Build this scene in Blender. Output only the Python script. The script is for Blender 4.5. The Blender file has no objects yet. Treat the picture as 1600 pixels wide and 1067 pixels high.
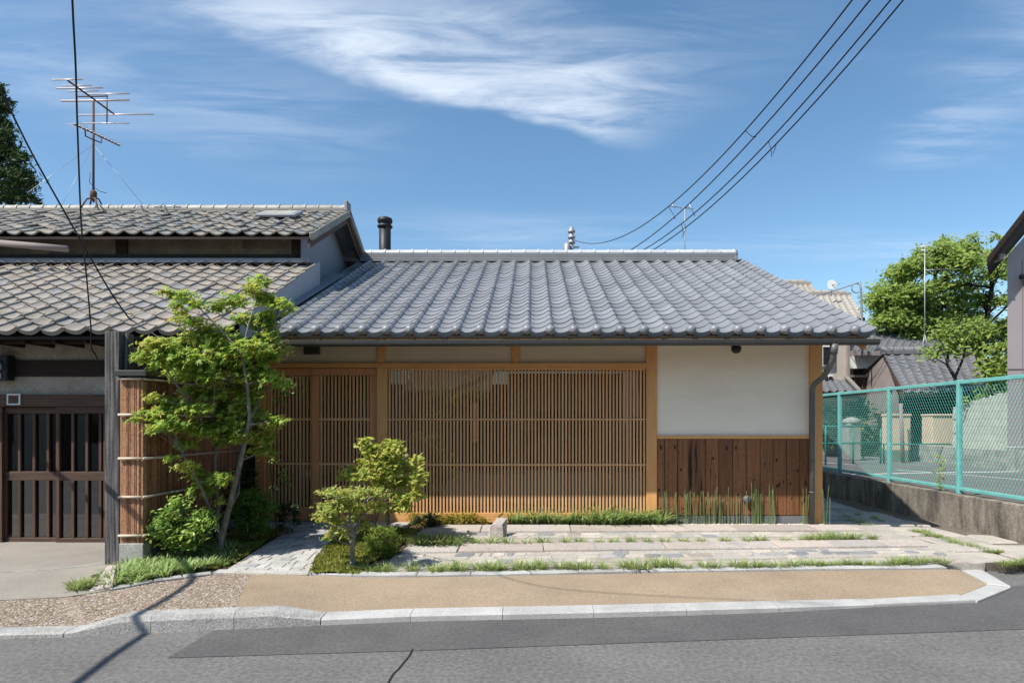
import bpy, math, random
import numpy as np
random.seed(7); RNG = np.random.default_rng(7)
SC = bpy.context.scene
COL = SC.collection
E = 1.6                                     # eye height above the road
# ------------------------------------------------------------------ camera
cd = bpy.data.cameras.new('camera'); cam = bpy.data.objects.new('camera', cd); COL.objects.link(cam)
cam.location = (0, 0, E); cam.rotation_euler = (math.radians(90), 0, 0)
cd.sensor_width = 36; cd.lens = 22.5
cd.shift_x = -32/1600; cd.shift_y = 126.5/1600
cd.clip_start = .05; cd.clip_end = 3000
SC.camera = cam
# ------------------------------------------------------------------ light
SX, SY = .60, .467                          # shadow run per metre of drop
SUN_EL = math.atan2(1, math.hypot(SX, SY))
SUN_AZ = math.atan2(-SX, -SY)               # from +Y towards +X
ld = bpy.data.lights.new('sun', 'SUN'); sun = bpy.data.objects.new('sun', ld); COL.objects.link(sun)
ld.energy = 4.3; ld.angle = math.radians(.55); ld.color = (1, .955, .88)
sun.location = (-20, -15, 35)
from mathutils import Vector, Matrix
sun.rotation_euler = Vector((SX, SY, -1)).to_track_quat('-Z', 'Y').to_euler()
SC.view_settings.view_transform = 'Standard'; SC.view_settings.look = 'None'
SC.view_settings.exposure = 0.76; SC.view_settings.gamma = 1; SC.view_settings.use_curve_mapping = False
SC.cycles.max_bounces = 8; SC.cycles.transparent_max_bounces = 12
# world: Nishita sky with cirrus laid on a high plane
wd = bpy.data.worlds.new('World'); SC.world = wd; wd.use_nodes = True
nt = wd.node_tree; nt.nodes.clear(); N = nt.nodes.new; L = nt.links.new
sky = N('ShaderNodeTexSky'); sky.sky_type = 'NISHITA'; sky.sun_disc = False
sky.sun_elevation = SUN_EL; sky.sun_rotation = SUN_AZ
sky.altitude = 200; sky.air_density = 1.0; sky.dust_density = .8; sky.ozone_density = 2.2
tc = N('ShaderNodeTexCoord'); sp = N('ShaderNodeSeparateXYZ'); L(tc.outputs['Generated'], sp.inputs[0])
def m(op, a, b=None, c=None, clamp=False):
    n = N('ShaderNodeMath'); n.operation = op; n.use_clamp = clamp
    for i, v in enumerate((a, b, c)):
        if v is None: continue
        if isinstance(v, (int, float)): n.inputs[i].default_value = v
        else: L(v, n.inputs[i])
    return n.outputs[0]
zc = m('MAXIMUM', sp.outputs[2], .06)
qx = m('DIVIDE', sp.outputs[0], zc); qy = m('DIVIDE', sp.outputs[1], zc)
cb = N('ShaderNodeCombineXYZ'); L(qx, cb.inputs[0]); L(qy, cb.inputs[1])
def noise(scale, detail, rough, rot, stretch, dist=0.0, off=(0, 0, 0)):
    mp = N('ShaderNodeMapping'); mp.inputs['Rotation'].default_value = (0, 0, rot)
    mp.inputs['Scale'].default_value = stretch; mp.inputs['Location'].default_value = off
    L(cb.outputs[0], mp.inputs[0])
    t = N('ShaderNodeTexNoise'); t.inputs['Scale'].default_value = scale; t.inputs['Detail'].default_value = detail
    t.inputs['Roughness'].default_value = rough; t.inputs['Distortion'].default_value = dist
    L(mp.outputs[0], t.inputs['Vector']); return t.outputs['Fac']
def ramp(v, lo, hi, out=1.0):
    n = N('ShaderNodeMapRange'); n.interpolation_type = 'SMOOTHSTEP'
    n.inputs[1].default_value = lo; n.inputs[2].default_value = hi; n.inputs[3].default_value = 0; n.inputs[4].default_value = out
    L(v, n.inputs[0]); return n.outputs[0]
warp = noise(1.6, 4, .55, 0, (1, 1, 1))
def band(cx, cy, ang, hl, near, far, lo=.35, hi=.7, fs=(2.2, 7, 1), sc=1.1, soft=.6):
    """a cirrus streak on the cloud plane: centre, heading, half length, fall-off nearer and farther than its axis"""
    c, s = math.cos(ang), math.sin(ang)
    dx = m('SUBTRACT', qx, cx); dy = m('SUBTRACT', qy, cy)
    u = m('ADD', m('MULTIPLY', dx, c), m('MULTIPLY', dy, s))
    v = m('SUBTRACT', m('MULTIPLY', dy, c), m('MULTIPLY', dx, s))
    v = m('ADD', v, m('MULTIPLY', m('SUBTRACT', warp, .5), .45))
    a = ramp(m('ABSOLUTE', u), hl, hl*(1-soft))
    b = m('MULTIPLY', ramp(v, -near, 0), ramp(v, far, 0))
    n_ = noise(sc, 10, .60, -ang, (fs[0], fs[1], 1), .5, (cx, cy, 0))
    return m('MULTIPLY', m('MULTIPLY', a, b), ramp(n_, lo, hi))
c1 = band(-.27, 1.90, math.radians(28), .92, .55, .11, .25, .66, (1.5, 4.2, 1), 1.6)
c2 = band(-.25, 1.66, math.radians(14), 1.1, .7, .42, .34, .82, (1.5, 6, 1), 1.4)
c3 = band(1.42, 1.85, math.radians(75), .9, .34, .38, .34, .80, (1.8, 7, 1))
c4 = band(1.0, 3.55, math.radians(8), 2.4, .55, .55, .36, .75, (.7, 3, 1))
c5 = band(-1.25, 1.85, math.radians(35), 1.1, .7, .7, .30, .85, (1.2, 4, 1), 1.3)
gen = m('MULTIPLY', ramp(noise(.55, 9, .62, .4, (1, 2.6, 1), .6, (3, 1, 0)), .58, .92), .22)
tot = m('ADD', m('MULTIPLY', c1, .72), m('MULTIPLY', c2, .36))
for cc, w_ in ((c3, .34), (c4, .26), (c5, .36)): tot = m('ADD', tot, m('MULTIPLY', cc, w_))
tot = m('ADD', tot, gen)
tot = m('MINIMUM', tot, .88)
mx = N('ShaderNodeMix'); mx.data_type = 'RGBA'; L(tot, mx.inputs[0])
hs = N('ShaderNodeHueSaturation'); hs.inputs['Saturation'].default_value = 1.12; hs.inputs['Hue'].default_value = .492; hs.inputs['Value'].default_value = 1.0
L(sky.outputs[0], hs.inputs['Color'])
L(hs.outputs[0], mx.inputs[6]); mx.inputs[7].default_value = (5.4, 5.9, 6.6, 1)
bg = N('ShaderNodeBackground'); bg.inputs['Strength'].default_value = .104
L(mx.outputs[2], bg.inputs[0]); wo = N('ShaderNodeOutputWorld'); L(bg.outputs[0], wo.inputs[0])

# ------------------------------------------------------------------ helpers
WL = {}                                     # world location of every object
def W(px, py, D): return ((px-832)*D/1000, D, E-(py-660)*D/1000)      # pixel + distance -> point
def G(px, py, rel=-1.5):
    D = -rel*1000/(py-660); return ((px-832)*D/1000, D, E+rel)        # pixel on a level -> point
def place(o, parent=None, wl=(0, 0, 0)):
    COL.objects.link(o); WL[o.name] = tuple(wl)
    if parent is not None:
        o.parent = parent; p = WL[parent.name]; o.location = (wl[0]-p[0], wl[1]-p[1], wl[2]-p[2])
    else: o.location = wl
    return o
def tag(o, label=None, cat=None, group=None, kind=None):
    if label: o['label'] = label
    if cat: o['category'] = cat
    if group: o['group'] = group
    if kind: o['kind'] = kind
    return o
def empty(name, loc, label, cat, group=None):
    o = bpy.data.objects.new(name, None); o.empty_display_size = .1
    place(o, None, loc); return tag(o, label, cat, group)
def dup(o, loc=None, label=None, group=None, rot=None, scale=None):
    c = o.copy(); COL.objects.link(c); wl = loc if loc is not None else WL[o.name]
    c.location = wl; WL[c.name] = tuple(wl)
    if rot is not None: c.rotation_euler = rot
    if scale is not None: c.scale = scale
    if label: c['label'] = label
    if group: c['group'] = group
    for ch in o.children:
        d = ch.copy(); COL.objects.link(d); d.parent = c
        for g in ch.children:
            e = g.copy(); COL.objects.link(e); e.parent = d
    return c
class MB:
    """collects shapes, builds ONE mesh object"""
    def __init__(s): s.v = []; s.f = []; s.sm = []
    def add(s, vs, fs, smooth=False):
        n = len(s.v); s.v += [tuple(p) for p in vs]
        for f in fs: s.f.append([i+n for i in f]); s.sm.append(smooth)
        return s
    def box(s, x0, x1, y0, y1, z0, z1):
        return s.add([(x0,y0,z0),(x1,y0,z0),(x1,y1,z0),(x0,y1,z0),(x0,y0,z1),(x1,y0,z1),(x1,y1,z1),(x0,y1,z1)],
                     [(0,3,2,1),(4,5,6,7),(0,1,5,4),(1,2,6,5),(2,3,7,6),(3,0,4,7)])
    def bbox(s, x0, x1, y0, y1, z0, z1, b=.008):
        """box with chamfered edges"""
        vs = []; idx = {}
        for i, X in enumerate((x0, x1)):
            for j, Y in enumerate((y0, y1)):
                for k, Z in enumerate((z0, z1)):
                    sx, sy, sz = (1, -1)[i]*b, (1, -1)[j]*b, (1, -1)[k]*b
                    idx[i,j,k] = len(vs); vs += [(X, Y+sy, Z+sz), (X+sx, Y, Z+sz), (X+sx, Y+sy, Z)]
        q = lambda i, j, k, a: idx[i,j,k]+a
        fs = []
        for i in (0, 1): fs.append([q(i,0,0,0), q(i,1,0,0), q(i,1,1,0), q(i,0,1,0)][::(-1 if i == 0 else 1)])
        for j in (0, 1): fs.append([q(0,j,0,1), q(1,j,0,1), q(1,j,1,1), q(0,j,1,1)][::(1 if j == 0 else -1)])
        for k in (0, 1): fs.append([q(0,0,k,2), q(1,0,k,2), q(1,1,k,2), q(0,1,k,2)][::(-1 if k == 0 else 1)])
        for i in (0, 1):
            for j in (0, 1): fs.append([q(i,j,0,0), q(i,j,0,1), q(i,j,1,1), q(i,j,1,0)])
            for k in (0, 1): fs.append([q(i,0,k,0), q(i,0,k,2), q(i,1,k,2), q(i,1,k,0)])
        for j in (0, 1):
            for k in (0, 1): fs.append([q(0,j,k,1), q(0,j,k,2), q(1,j,k,2), q(1,j,k,1)])
        for c in idx.values(): fs.append([c, c+1, c+2])
        return s.add(vs, fs)
    def prism(s, poly, z0, z1, bev=0, smooth=False):
        """plan polygon [(x,y)] or [(x,y,ztop)] pulled up from z0 to z1"""
        n = len(poly); cx = sum(p[0] for p in poly)/n; cy = sum(p[1] for p in poly)/n
        zt = [p[2] if len(p) > 2 else z1 for p in poly]
        vs = [(p[0], p[1], z0) for p in poly]
        if bev:
            vs += [(p[0], p[1], z-bev) for p, z in zip(poly, zt)]
            for p, z in zip(poly, zt):
                d = math.hypot(p[0]-cx, p[1]-cy) or 1; k = max(0, 1-bev*1.2/d)
                vs.append((cx+(p[0]-cx)*k, cy+(p[1]-cy)*k, z))
            fs = [[i, (i+1) % n, n+(i+1) % n, n+i] for i in range(n)] + [[n+i, n+(i+1) % n, 2*n+(i+1) % n, 2*n+i] for i in range(n)] + [list(range(2*n, 3*n))]
        else:
            vs += [(p[0], p[1], z) for p, z in zip(poly, zt)]
            fs = [[i, (i+1) % n, n+(i+1) % n, n+i] for i in range(n)] + [list(range(n, 2*n))]
        return s.add(vs, fs, smooth)
    def tube(s, pts, r, sides=8, r2=None, caps=True, smooth=True):
        pts = [Vector(p) for p in pts]; n = len(pts); vs = []
        for i, p in enumerate(pts):
            t = (pts[min(i+1, n-1)]-pts[max(i-1, 0)]).normalized()
            up = Vector((0, 0, 1)) if abs(t.z) < .9 else Vector((0, 1, 0))
            a = t.cross(up).normalized(); b = a.cross(t)
            rr = r[i] if isinstance(r, (list, tuple)) else (r if r2 is None else r+(r2-r)*i/max(1, n-1))
            for k in range(sides):
                an = 2*math.pi*k/sides; vs.append(p+a*rr*math.cos(an)+b*rr*math.sin(an))
        fs = [[i*sides+k, i*sides+(k+1) % sides, (i+1)*sides+(k+1) % sides, (i+1)*sides+k] for i in range(n-1) for k in range(sides)]
        if caps: fs += [list(range(sides)), list(range((n-1)*sides, n*sides))]
        return s.add(vs, fs, smooth)
    def lathe(s, c, prof, sides=16, axis='z', smooth=True):
        vs = []
        for (r, h) in prof:
            for k in range(sides):
                a = 2*math.pi*k/sides; u, v = r*math.cos(a), r*math.sin(a)
                vs.append({'z': (c[0]+u, c[1]+v, c[2]+h), 'y': (c[0]+u, c[1]+h, c[2]+v), 'x': (c[0]+h, c[1]+u, c[2]+v)}[axis])
        n = len(prof)
        fs = [[i*sides+k, i*sides+(k+1) % sides, (i+1)*sides+(k+1) % sides, (i+1)*sides+k] for i in range(n-1) for k in range(sides)]
        fs += [list(range(sides)), list(range((n-1)*sides, n*sides))]
        return s.add(vs, fs, smooth)
    def build(s, name, mat, parent=None, origin=None, recalc=True):
        v = np.array(s.v, float)
        if origin is None: origin = ((v[:,0].min()+v[:,0].max())/2, (v[:,1].min()+v[:,1].max())/2, v[:,2].min())
        me = bpy.data.meshes.new(name); me.from_pydata((v-np.array(origin)).tolist(), [], s.f)
        me.polygons.foreach_set('use_smooth', s.sm); me.materials.append(mat)
        if recalc:
            import bmesh
            bm = bmesh.new(); bm.from_mesh(me); bmesh.ops.recalc_face_normals(bm, faces=bm.faces); bm.to_mesh(me); bm.free()
        me.update(); return place(bpy.data.objects.new(name, me), parent, origin)
def bx(name, mat, parent, x0, x1, y0, y1, z0, z1, b=.004): return MB().bbox(x0, x1, y0, y1, z0, z1, b).build(name, mat, parent, recalc=True)
def np_mesh(name, V, F, mat, parent=None, smooth=False, origin=None):
    """big meshes from arrays: V (n,3), F list/array of equal length polygons"""
    V = np.asarray(V, float); F = np.asarray(F, np.int32)
    if origin is None: origin = ((V[:,0].min()+V[:,0].max())/2, (V[:,1].min()+V[:,1].max())/2, V[:,2].min())
    me = bpy.data.meshes.new(name); n, k = F.shape
    me.vertices.add(len(V)); me.vertices.foreach_set('co', (V-np.array(origin)).ravel())
    me.loops.add(n*k); me.loops.foreach_set('vertex_index', F.ravel())
    me.polygons.add(n); me.polygons.foreach_set('loop_start', np.arange(0, n*k, k, dtype=np.int32))
    me.polygons.foreach_set('use_smooth', np.full(n, smooth))
    me.materials.append(mat); me.update(calc_edges=True); me.validate()
    return place(bpy.data.objects.new(name, me), parent, origin)
def inst(template, F, P, R, S):
    """template (k,3), face list, positions (n,3), rotations (n,3,3), sizes (n,)"""
    T = np.asarray(template, float); k = len(T); n = len(P)
    V = np.einsum('nij,kj->nki', R, T)*np.asarray(S)[:,None,None] + np.asarray(P)[:,None,:]
    Fa = np.asarray(F)[None,:,:] + (np.arange(n)*k)[:,None,None]
    return V.reshape(-1, 3), Fa.reshape(-1, np.asarray(F).shape[1])
def rots_lit(n, tilt, lean=.5, rng=RNG):
    A = rots(n, tilt, rng); v = np.array([-SX, -SY, 0])/math.hypot(SX, SY); ax = np.array([-v[1], v[0], 0.]); c, s_ = math.cos(lean), math.sin(lean)
    K = np.array([[0,-ax[2],ax[1]],[ax[2],0,-ax[0]],[-ax[1],ax[0],0]]); Rm = np.eye(3)+s_*K+(1-c)*(K@K); return np.einsum('ij,njk->nik', Rm, A)
def rots(n, tilt=.5, rng=RNG):
    """random headings, normals leaning off the vertical by about `tilt`"""
    yaw = rng.uniform(0, 2*np.pi, n); ph = rng.uniform(0, 2*np.pi, n); th = np.abs(rng.normal(0, tilt, n))
    ax = np.stack([np.cos(ph), np.sin(ph), np.zeros(n)], 1)
    c, s = np.cos(th), np.sin(th); K = np.zeros((n, 3, 3))
    K[:,0,2] = ax[:,1]; K[:,1,2] = -ax[:,0]; K[:,2,0] = -ax[:,1]; K[:,2,1] = ax[:,0]
    A = np.eye(3)[None]+s[:,None,None]*K+(1-c)[:,None,None]*(K@K)
    Z = np.zeros((n, 3, 3)); Z[:,0,0] = np.cos(yaw); Z[:,0,1] = -np.sin(yaw); Z[:,1,0] = np.sin(yaw); Z[:,1,1] = np.cos(yaw); Z[:,2,2] = 1
    return A@Z
# ------------------------------------------------------------------ materials
def mat(name, c1, c2=None, scale=6, stretch=(1, 1, 1), detail=5, lo=.35, hi=.65, rough=.75, spec=.3, metallic=0,
        rand=0, cols=None, isl=False, bump=0, bscale=None, speck=None, c3=None, c3s=1.2, c3lo=.5, c3hi=.75, coat=0):
    M = bpy.data.materials.new(name); M.use_nodes = True; nt = M.node_tree; nt.nodes.clear()
    N = nt.nodes.new; L = nt.links.new
    o = N('ShaderNodeOutputMaterial'); b = N('ShaderNodeBsdfPrincipled'); L(b.outputs[0], o.inputs[0])
    b.inputs['Roughness'].default_value = rough; b.inputs['Specular IOR Level'].default_value = spec; b.inputs['Metallic'].default_value = metallic
    if coat: b.inputs['Coat Weight'].default_value = coat
    g = N('ShaderNodeNewGeometry')
    def nz(sc, st=(1, 1, 1), det=detail, off=0):
        mp = N('ShaderNodeMapping'); mp.inputs['Scale'].default_value = st; mp.inputs['Location'].default_value = (off, off*.7, off*.3); L(g.outputs['Position'], mp.inputs[0])
        t = N('ShaderNodeTexNoise'); t.inputs['Scale'].default_value = sc; t.inputs['Detail'].default_value = det; t.inputs['Roughness'].default_value = .6
        L(mp.outputs[0], t.inputs['Vector']); return t.outputs['Fac']
    def mr(v, a, bb):
        n = N('ShaderNodeMapRange'); n.inputs[1].default_value = a; n.inputs[2].default_value = bb; L(v, n.inputs[0]); return n.outputs[0]
    def mix(f, a, bb):
        n = N('ShaderNodeMix'); n.data_type = 'RGBA'
        if hasattr(f, 'type'): L(f, n.inputs[0])
        else: n.inputs[0].default_value = f
        for s_, v in ((6, a), (7, bb)):
            if hasattr(v, 'type'): L(v, n.inputs[s_])
            else: n.inputs[s_].default_value = (*v, 1)
        return n.outputs[2]
    oi = N('ShaderNodeObjectInfo'); rnd = g.outputs['Random Per Island'] if isl else oi.outputs['Random']
    base = c1
    if cols:
        cr = N('ShaderNodeValToRGB'); cr.color_ramp.interpolation = 'CONSTANT'; el = cr.color_ramp.elements
        while len(el) < len(cols): el.new(.5)
        for i, c in enumerate(cols): el[i].position = i/len(cols); el[i].color = (*c, 1)
        L(rnd, cr.inputs[0]); base = cr.outputs[0]
    if c2 is not None: base = mix(mr(nz(scale, stretch), lo, hi), base, c2)
    if c3 is not None: base = mix(mr(nz(c3s, stretch, 6, 11), c3lo, c3hi), base, c3)
    if speck:                                # fine grain: (scale, depth)
        n = N('ShaderNodeMath'); n.operation = 'MULTIPLY_ADD'; L(nz(speck[0], (1, 1, 1), 3, 5), n.inputs[0]); n.inputs[1].default_value = speck[1]*4.4; n.inputs[2].default_value = 1-speck[1]*2.2; n.use_clamp = False
        h = N('ShaderNodeHueSaturation'); L(n.outputs[0], h.inputs['Value'])
        if hasattr(base, 'type'): L(base, h.inputs['Color'])
        else: h.inputs['Color'].default_value = (*base, 1)
        base = h.outputs[0]
    if rand:
        wn = N('ShaderNodeTexWhiteNoise'); wn.noise_dimensions = '1D'; L(rnd, wn.inputs['W'])
        n = N('ShaderNodeMath'); n.operation = 'MULTIPLY_ADD'; L(wn.outputs['Value'], n.inputs[0]); n.inputs[1].default_value = 2*rand; n.inputs[2].default_value = 1-rand
        h = N('ShaderNodeHueSaturation'); L(n.outputs[0], h.inputs['Value'])
        if hasattr(base, 'type'): L(base, h.inputs['Color'])
        else: h.inputs['Color'].default_value = (*base, 1)
        base = h.outputs[0]
    if hasattr(base, 'type'): L(base, b.inputs['Base Color'])
    else: b.inputs['Base Color'].default_value = (*base, 1)
    if bump:
        bp = N('ShaderNodeBump'); bp.inputs['Strength'].default_value = bump; bp.inputs['Distance'].default_value = .01
        L(nz(bscale or scale*4, stretch, 6), bp.inputs['Height']); L(bp.outputs[0], b.inputs['Normal'])
    return M
def leaf_mat(name, cols, trans=.45, rough=.5):
    M = bpy.data.materials.new(name); M.use_nodes = True; nt = M.node_tree; nt.nodes.clear(); N = nt.nodes.new; L = nt.links.new
    o = N('ShaderNodeOutputMaterial'); g = N('ShaderNodeNewGeometry'); oi = N('ShaderNodeObjectInfo')
    ad = N('ShaderNodeMath'); ad.operation = 'ADD'; L(g.outputs['Random Per Island'], ad.inputs[0]); L(oi.outputs['Random'], ad.inputs[1])
    fr = N('ShaderNodeMath'); fr.operation = 'FRACT'; L(ad.outputs[0], fr.inputs[0])
    cr = N('ShaderNodeValToRGB'); el = cr.color_ramp.elements
    while len(el) < len(cols): el.new(.5)
    for i, c in enumerate(cols): el[i].position = i/max(1, len(cols)-1); el[i].color = (*c, 1)
    L(fr.outputs[0], cr.inputs[0])
    b = N('ShaderNodeBsdfPrincipled'); b.inputs['Roughness'].default_value = rough; b.inputs['Specular IOR Level'].default_value = .35
    L(cr.outputs[0], b.inputs['Base Color'])
    t = N('ShaderNodeBsdfTranslucent'); h = N('ShaderNodeHueSaturation'); h.inputs['Value'].default_value = 1.6; h.inputs['Hue'].default_value = .49
    L(cr.outputs[0], h.inputs['Color']); L(h.outputs[0], t.inputs['Color'])
    mx = N('ShaderNodeMixShader'); mx.inputs[0].default_value = trans; L(b.outputs[0], mx.inputs[1]); L(t.outputs[0], mx.inputs[2]); L(mx.outputs[0], o.inputs[0])
    return M
def glass_mat(name, refl, tint=(.8, .85, .85)):
    M = bpy.data.materials.new(name); M.use_nodes = True; nt = M.node_tree; nt.nodes.clear(); N = nt.nodes.new; L = nt.links.new
    o = N('ShaderNodeOutputMaterial'); t = N('ShaderNodeBsdfTransparent'); t.inputs[0].default_value = (*tint, 1)
    g = N('ShaderNodeBsdfGlossy'); g.inputs['Roughness'].default_value = .01; g.inputs['Color'].default_value = (1, 1, 1, 1)
    f = N('ShaderNodeLayerWeight'); f.inputs[0].default_value = .35
    a = N('ShaderNodeMath'); a.operation = 'MULTIPLY_ADD'; a.use_clamp = True; L(f.outputs['Facing'], a.inputs[0]); a.inputs[1].default_value = .6; a.inputs[2].default_value = refl
    mx = N('ShaderNodeMixShader'); L(a.outputs[0], mx.inputs[0]); L(t.outputs[0], mx.inputs[1]); L(g.outputs[0], mx.inputs[2]); L(mx.outputs[0], o.inputs[0])
    return M
VG = (14, 14, .9); HG = (.9, 14, 14)         # wood grain upright / lying along x
mt = {}
mt['asphalt'] = mat('asphalt', (.118,.114,.109), (.145,.14,.134), 1.3, rough=.9, speck=(30, .34), bump=.5, bscale=90, c3=(.105,.102,.098), c3s=.6, c3lo=.5, c3hi=.8)
mt['asphalt_new'] = mat('asphalt_new', (.078,.076,.075), (.095,.092,.09), 1.7, rough=.88, speck=(34, .24), bump=.3, bscale=90, c3=(.118,.114,.11), c3s=.9, c3lo=.55, c3hi=.8)
mt['crack'] = mat('crack', (.02,.02,.02))
mt['tan'] = mat('tan_aggregate', (.30,.228,.155), (.245,.188,.13), 1.1, rough=.95, speck=(50, .22), bump=.6, bscale=70, c3=(.32,.25,.18), c3s=.7)
mt['aggregate'] = mat('coarse_aggregate', (.24,.19,.145), (.18,.145,.11), 9, rough=.95, speck=(60, .25), bump=.6, bscale=90)
mt['pebble'] = mat('pebble', (.3,.24,.18), rough=.85, isl=True, rand=.15, cols=[(.28,.215,.155),(.33,.285,.235),(.21,.155,.11),(.36,.32,.28),(.26,.19,.135),(.18,.145,.12)])
mt['kerb'] = mat('kerb_concrete', (.41,.405,.39), (.33,.325,.31), 3, rough=.85, rand=.05, speck=(90, .22), bump=.25, bscale=90, c3=(.26,.255,.245), c3s=1.6, c3lo=.55, c3hi=.75)
mt['kerb_old'] = mat('kerb_old_concrete', (.36,.355,.335), (.27,.265,.25), 4, rough=.9, rand=.05, speck=(70, .4), bump=.5, bscale=70, c3=(.19,.185,.175), c3s=2.2, c3lo=.52, c3hi=.75)
mt['mortar'] = mat('mortar', (.40,.365,.315), (.32,.295,.255), 3, rough=.95, speck=(50, .35), bump=.5, bscale=50, c3=(.26,.235,.20), c3s=2)
mt['granite'] = mat('granite', (.4,.36,.32), (.345,.31,.28), 4, lo=.4, hi=.75, rough=.85, rand=.13, cols=[(.40,.345,.30),(.43,.395,.36),(.36,.31,.27),(.41,.35,.31),(.35,.325,.30)], speck=(45, .28), bump=.5, bscale=30, c3=(.24,.225,.21), c3s=2.2, c3lo=.55, c3hi=.8)
mt['slate'] = mat('slate', (.2,.2,.2), (.3,.29,.28), 5, lo=.5, hi=.9, rough=.7, rand=.15, cols=[(.20,.205,.215),(.41,.375,.325),(.38,.35,.31),(.36,.335,.31),(.34,.285,.235),(.31,.305,.295),(.43,.39,.335),(.24,.245,.255),(.38,.35,.305),(.41,.375,.33)], speck=(60, .3), bump=.4, bscale=30)
mt['pathstone'] = mat('path_stone', (.3,.3,.3), (.38,.37,.35), 6, rough=.8, rand=.15, cols=[(.27,.275,.285),(.35,.345,.33),(.42,.40,.37),(.22,.23,.245),(.38,.37,.36)], speck=(60, .3), bump=.4, bscale=30)
mt['flagstone'] = mat('flagstone', (.38,.345,.30), (.31,.285,.25), 2.5, rough=.9, rand=.16, speck=(90, .3), bump=.45, bscale=40, c3=(.26,.245,.22), c3s=1.5)
mt['joint'] = mat('joint_earth', (.15,.13,.10), (.10,.085,.065), 6, rough=1, speck=(40,.3))
mt['soil'] = mat('soil', (.075,.055,.038), (.045,.035,.025), 9, rough=1, speck=(60, .5), bump=.7, bscale=50)
mt['concrete'] = mat('forecourt_concrete', (.275,.25,.215), (.225,.203,.175), 1.3, rough=.9, speck=(50, .14), bump=.3, bscale=60, c3=(.20,.182,.158), c3s=.9, c3lo=.48, c3hi=.8)
mt['wallconc'] = mat('weathered_concrete', (.25,.22,.182), (.12,.102,.082), 3.0, (1.5, 1.5, .45), lo=.38, hi=.62, rough=.95, speck=(50, .4), bump=.7, bscale=40, c3=(.075,.066,.055), c3s=2.6, c3lo=.50, c3hi=.66)
mt['foundation'] = mat('foundation', (.17,.17,.175), (.13,.13,.135), 4, rough=.85, speck=(80, .15))
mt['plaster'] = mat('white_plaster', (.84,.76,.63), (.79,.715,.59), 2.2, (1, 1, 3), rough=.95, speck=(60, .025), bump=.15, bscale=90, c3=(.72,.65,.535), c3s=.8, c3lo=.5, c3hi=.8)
mt['plaster_shade'] = mat('eave_shade_plaster', (.62,.535,.41), (.57,.49,.375), 2.2, (1, 1, 3), rough=.95, speck=(120, .05))  # white plaster darkened and warmed in colour for the shade under the eave
mt['roughplaster'] = mat('rough_plaster', (.40,.355,.285), (.31,.275,.215), 7, rough=1, speck=(60, .5), bump=1.0, bscale=60)
mt['stainplaster'] = mat('stained_plaster', (.20,.165,.115), (.115,.10,.08), 2.2, lo=.35, hi=.6, rough=1, speck=(50, .3), c3=(.30,.225,.13), c3s=1.1, c3lo=.58, c3hi=.7)
mt['bluewall'] = mat('blue_grey_sheet', (.30,.32,.36), (.27,.29,.33), 2, rough=.6)
mt['cedar'] = mat('new_cypress', (.63,.335,.13), (.54,.27,.098), 3, VG, rough=.6, rand=.09, speck=(40, .06))
mt['cedar_h'] = mat('new_cypress_lying', (.63,.335,.13), (.54,.27,.098), 3, HG, rough=.6, rand=.06)
mt['door_wood'] = mat('door_cedar', (.54,.25,.115), (.46,.205,.09), 3, VG, rough=.6, rand=.05)
mt['slat'] = mat('slat_cedar', (.62,.36,.175), (.54,.295,.135), 3, VG, rough=.65, rand=.12)
mt['char'] = mat('oiled_cedar_board', (.26,.112,.046), (.135,.058,.025), 2.2, (16, 16, .8), lo=.3, hi=.7, rough=.55, rand=.22, speck=(30, .2), bump=.3, bscale=20, c3=(.017,.010,.007), c3s=.9, c3lo=.6, c3hi=.68)
mt['knot'] = mat('knot', (.012,.008,.006), rough=.6)
mt['oldwood'] = mat('old_brown_wood', (.105,.06,.04), (.06,.035,.025), 3, VG, rough=.7, rand=.12)
mt['oldwood_h'] = mat('old_brown_wood_lying', (.10,.058,.038), (.055,.033,.024), 3, HG, rough=.7, rand=.12)
mt['darkwood'] = mat('dark_wood', (.035,.022,.016), (.02,.013,.01), 4, HG, rough=.8)
mt['greypost'] = mat('weathered_post', (.16,.155,.15), (.035,.033,.033), 2.2, (20, 20, .7), lo=.35, hi=.62, rough=.9, bump=.6, bscale=14, speck=(30, .2))
mt['bark'] = mat('cedar_bark', (.3,.13,.07), (.44,.27,.17), 3, (45, 45, 2.2), lo=.5, hi=.72, rough=.9, isl=True, rand=.30, cols=[(.36,.17,.09),(.29,.125,.065),(.40,.215,.125),(.24,.105,.056),(.35,.18,.10)], bump=.9, bscale=9, speck=(40, .3))
mt['bamboo'] = mat('bamboo', (.55,.47,.38), (.46,.38,.28), 5, rough=.6)
mt['tile'] = mat('silver_roof_tile', (.205,.209,.218), (.182,.186,.194), 3, rough=.42, spec=.5, c3=(.145,.15,.158), c3s=1.1, c3lo=.5, c3hi=.8, rand=.13, speck=(30, .06))
mt['tile_bulk'] = mat('silver_roof_tile_field', (.205,.209,.218), (.182,.186,.194), 3, rough=.42, spec=.5, c3=(.145,.15,.158), c3s=1.1, c3lo=.5, c3hi=.8, rand=.13, isl=True, speck=(30, .06))
mt['ridgecap'] = mat('pale_ridge_tile', (.46,.47,.48), (.40,.41,.42), 5, rough=.35, spec=.55, rand=.1)
mt['oldridge'] = mat('pale_old_ridge_tile', (.38,.36,.32), (.24,.23,.21), 6, rough=.6, rand=.2, speck=(30,.12))
OLDC = [(0.302,0.269,0.229),(0.277,0.249,0.217),(0.317,0.276,0.229),(0.263,0.244,0.222),(0.292,0.254,0.217),(0.307,0.276,0.242),(0.243,0.237,0.229),(0.282,0.249,0.212),(0.322,0.283,0.242),(0.238,0.239,0.244),(0.287,0.259,0.227),(0.268,0.241,0.212)]
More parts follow.
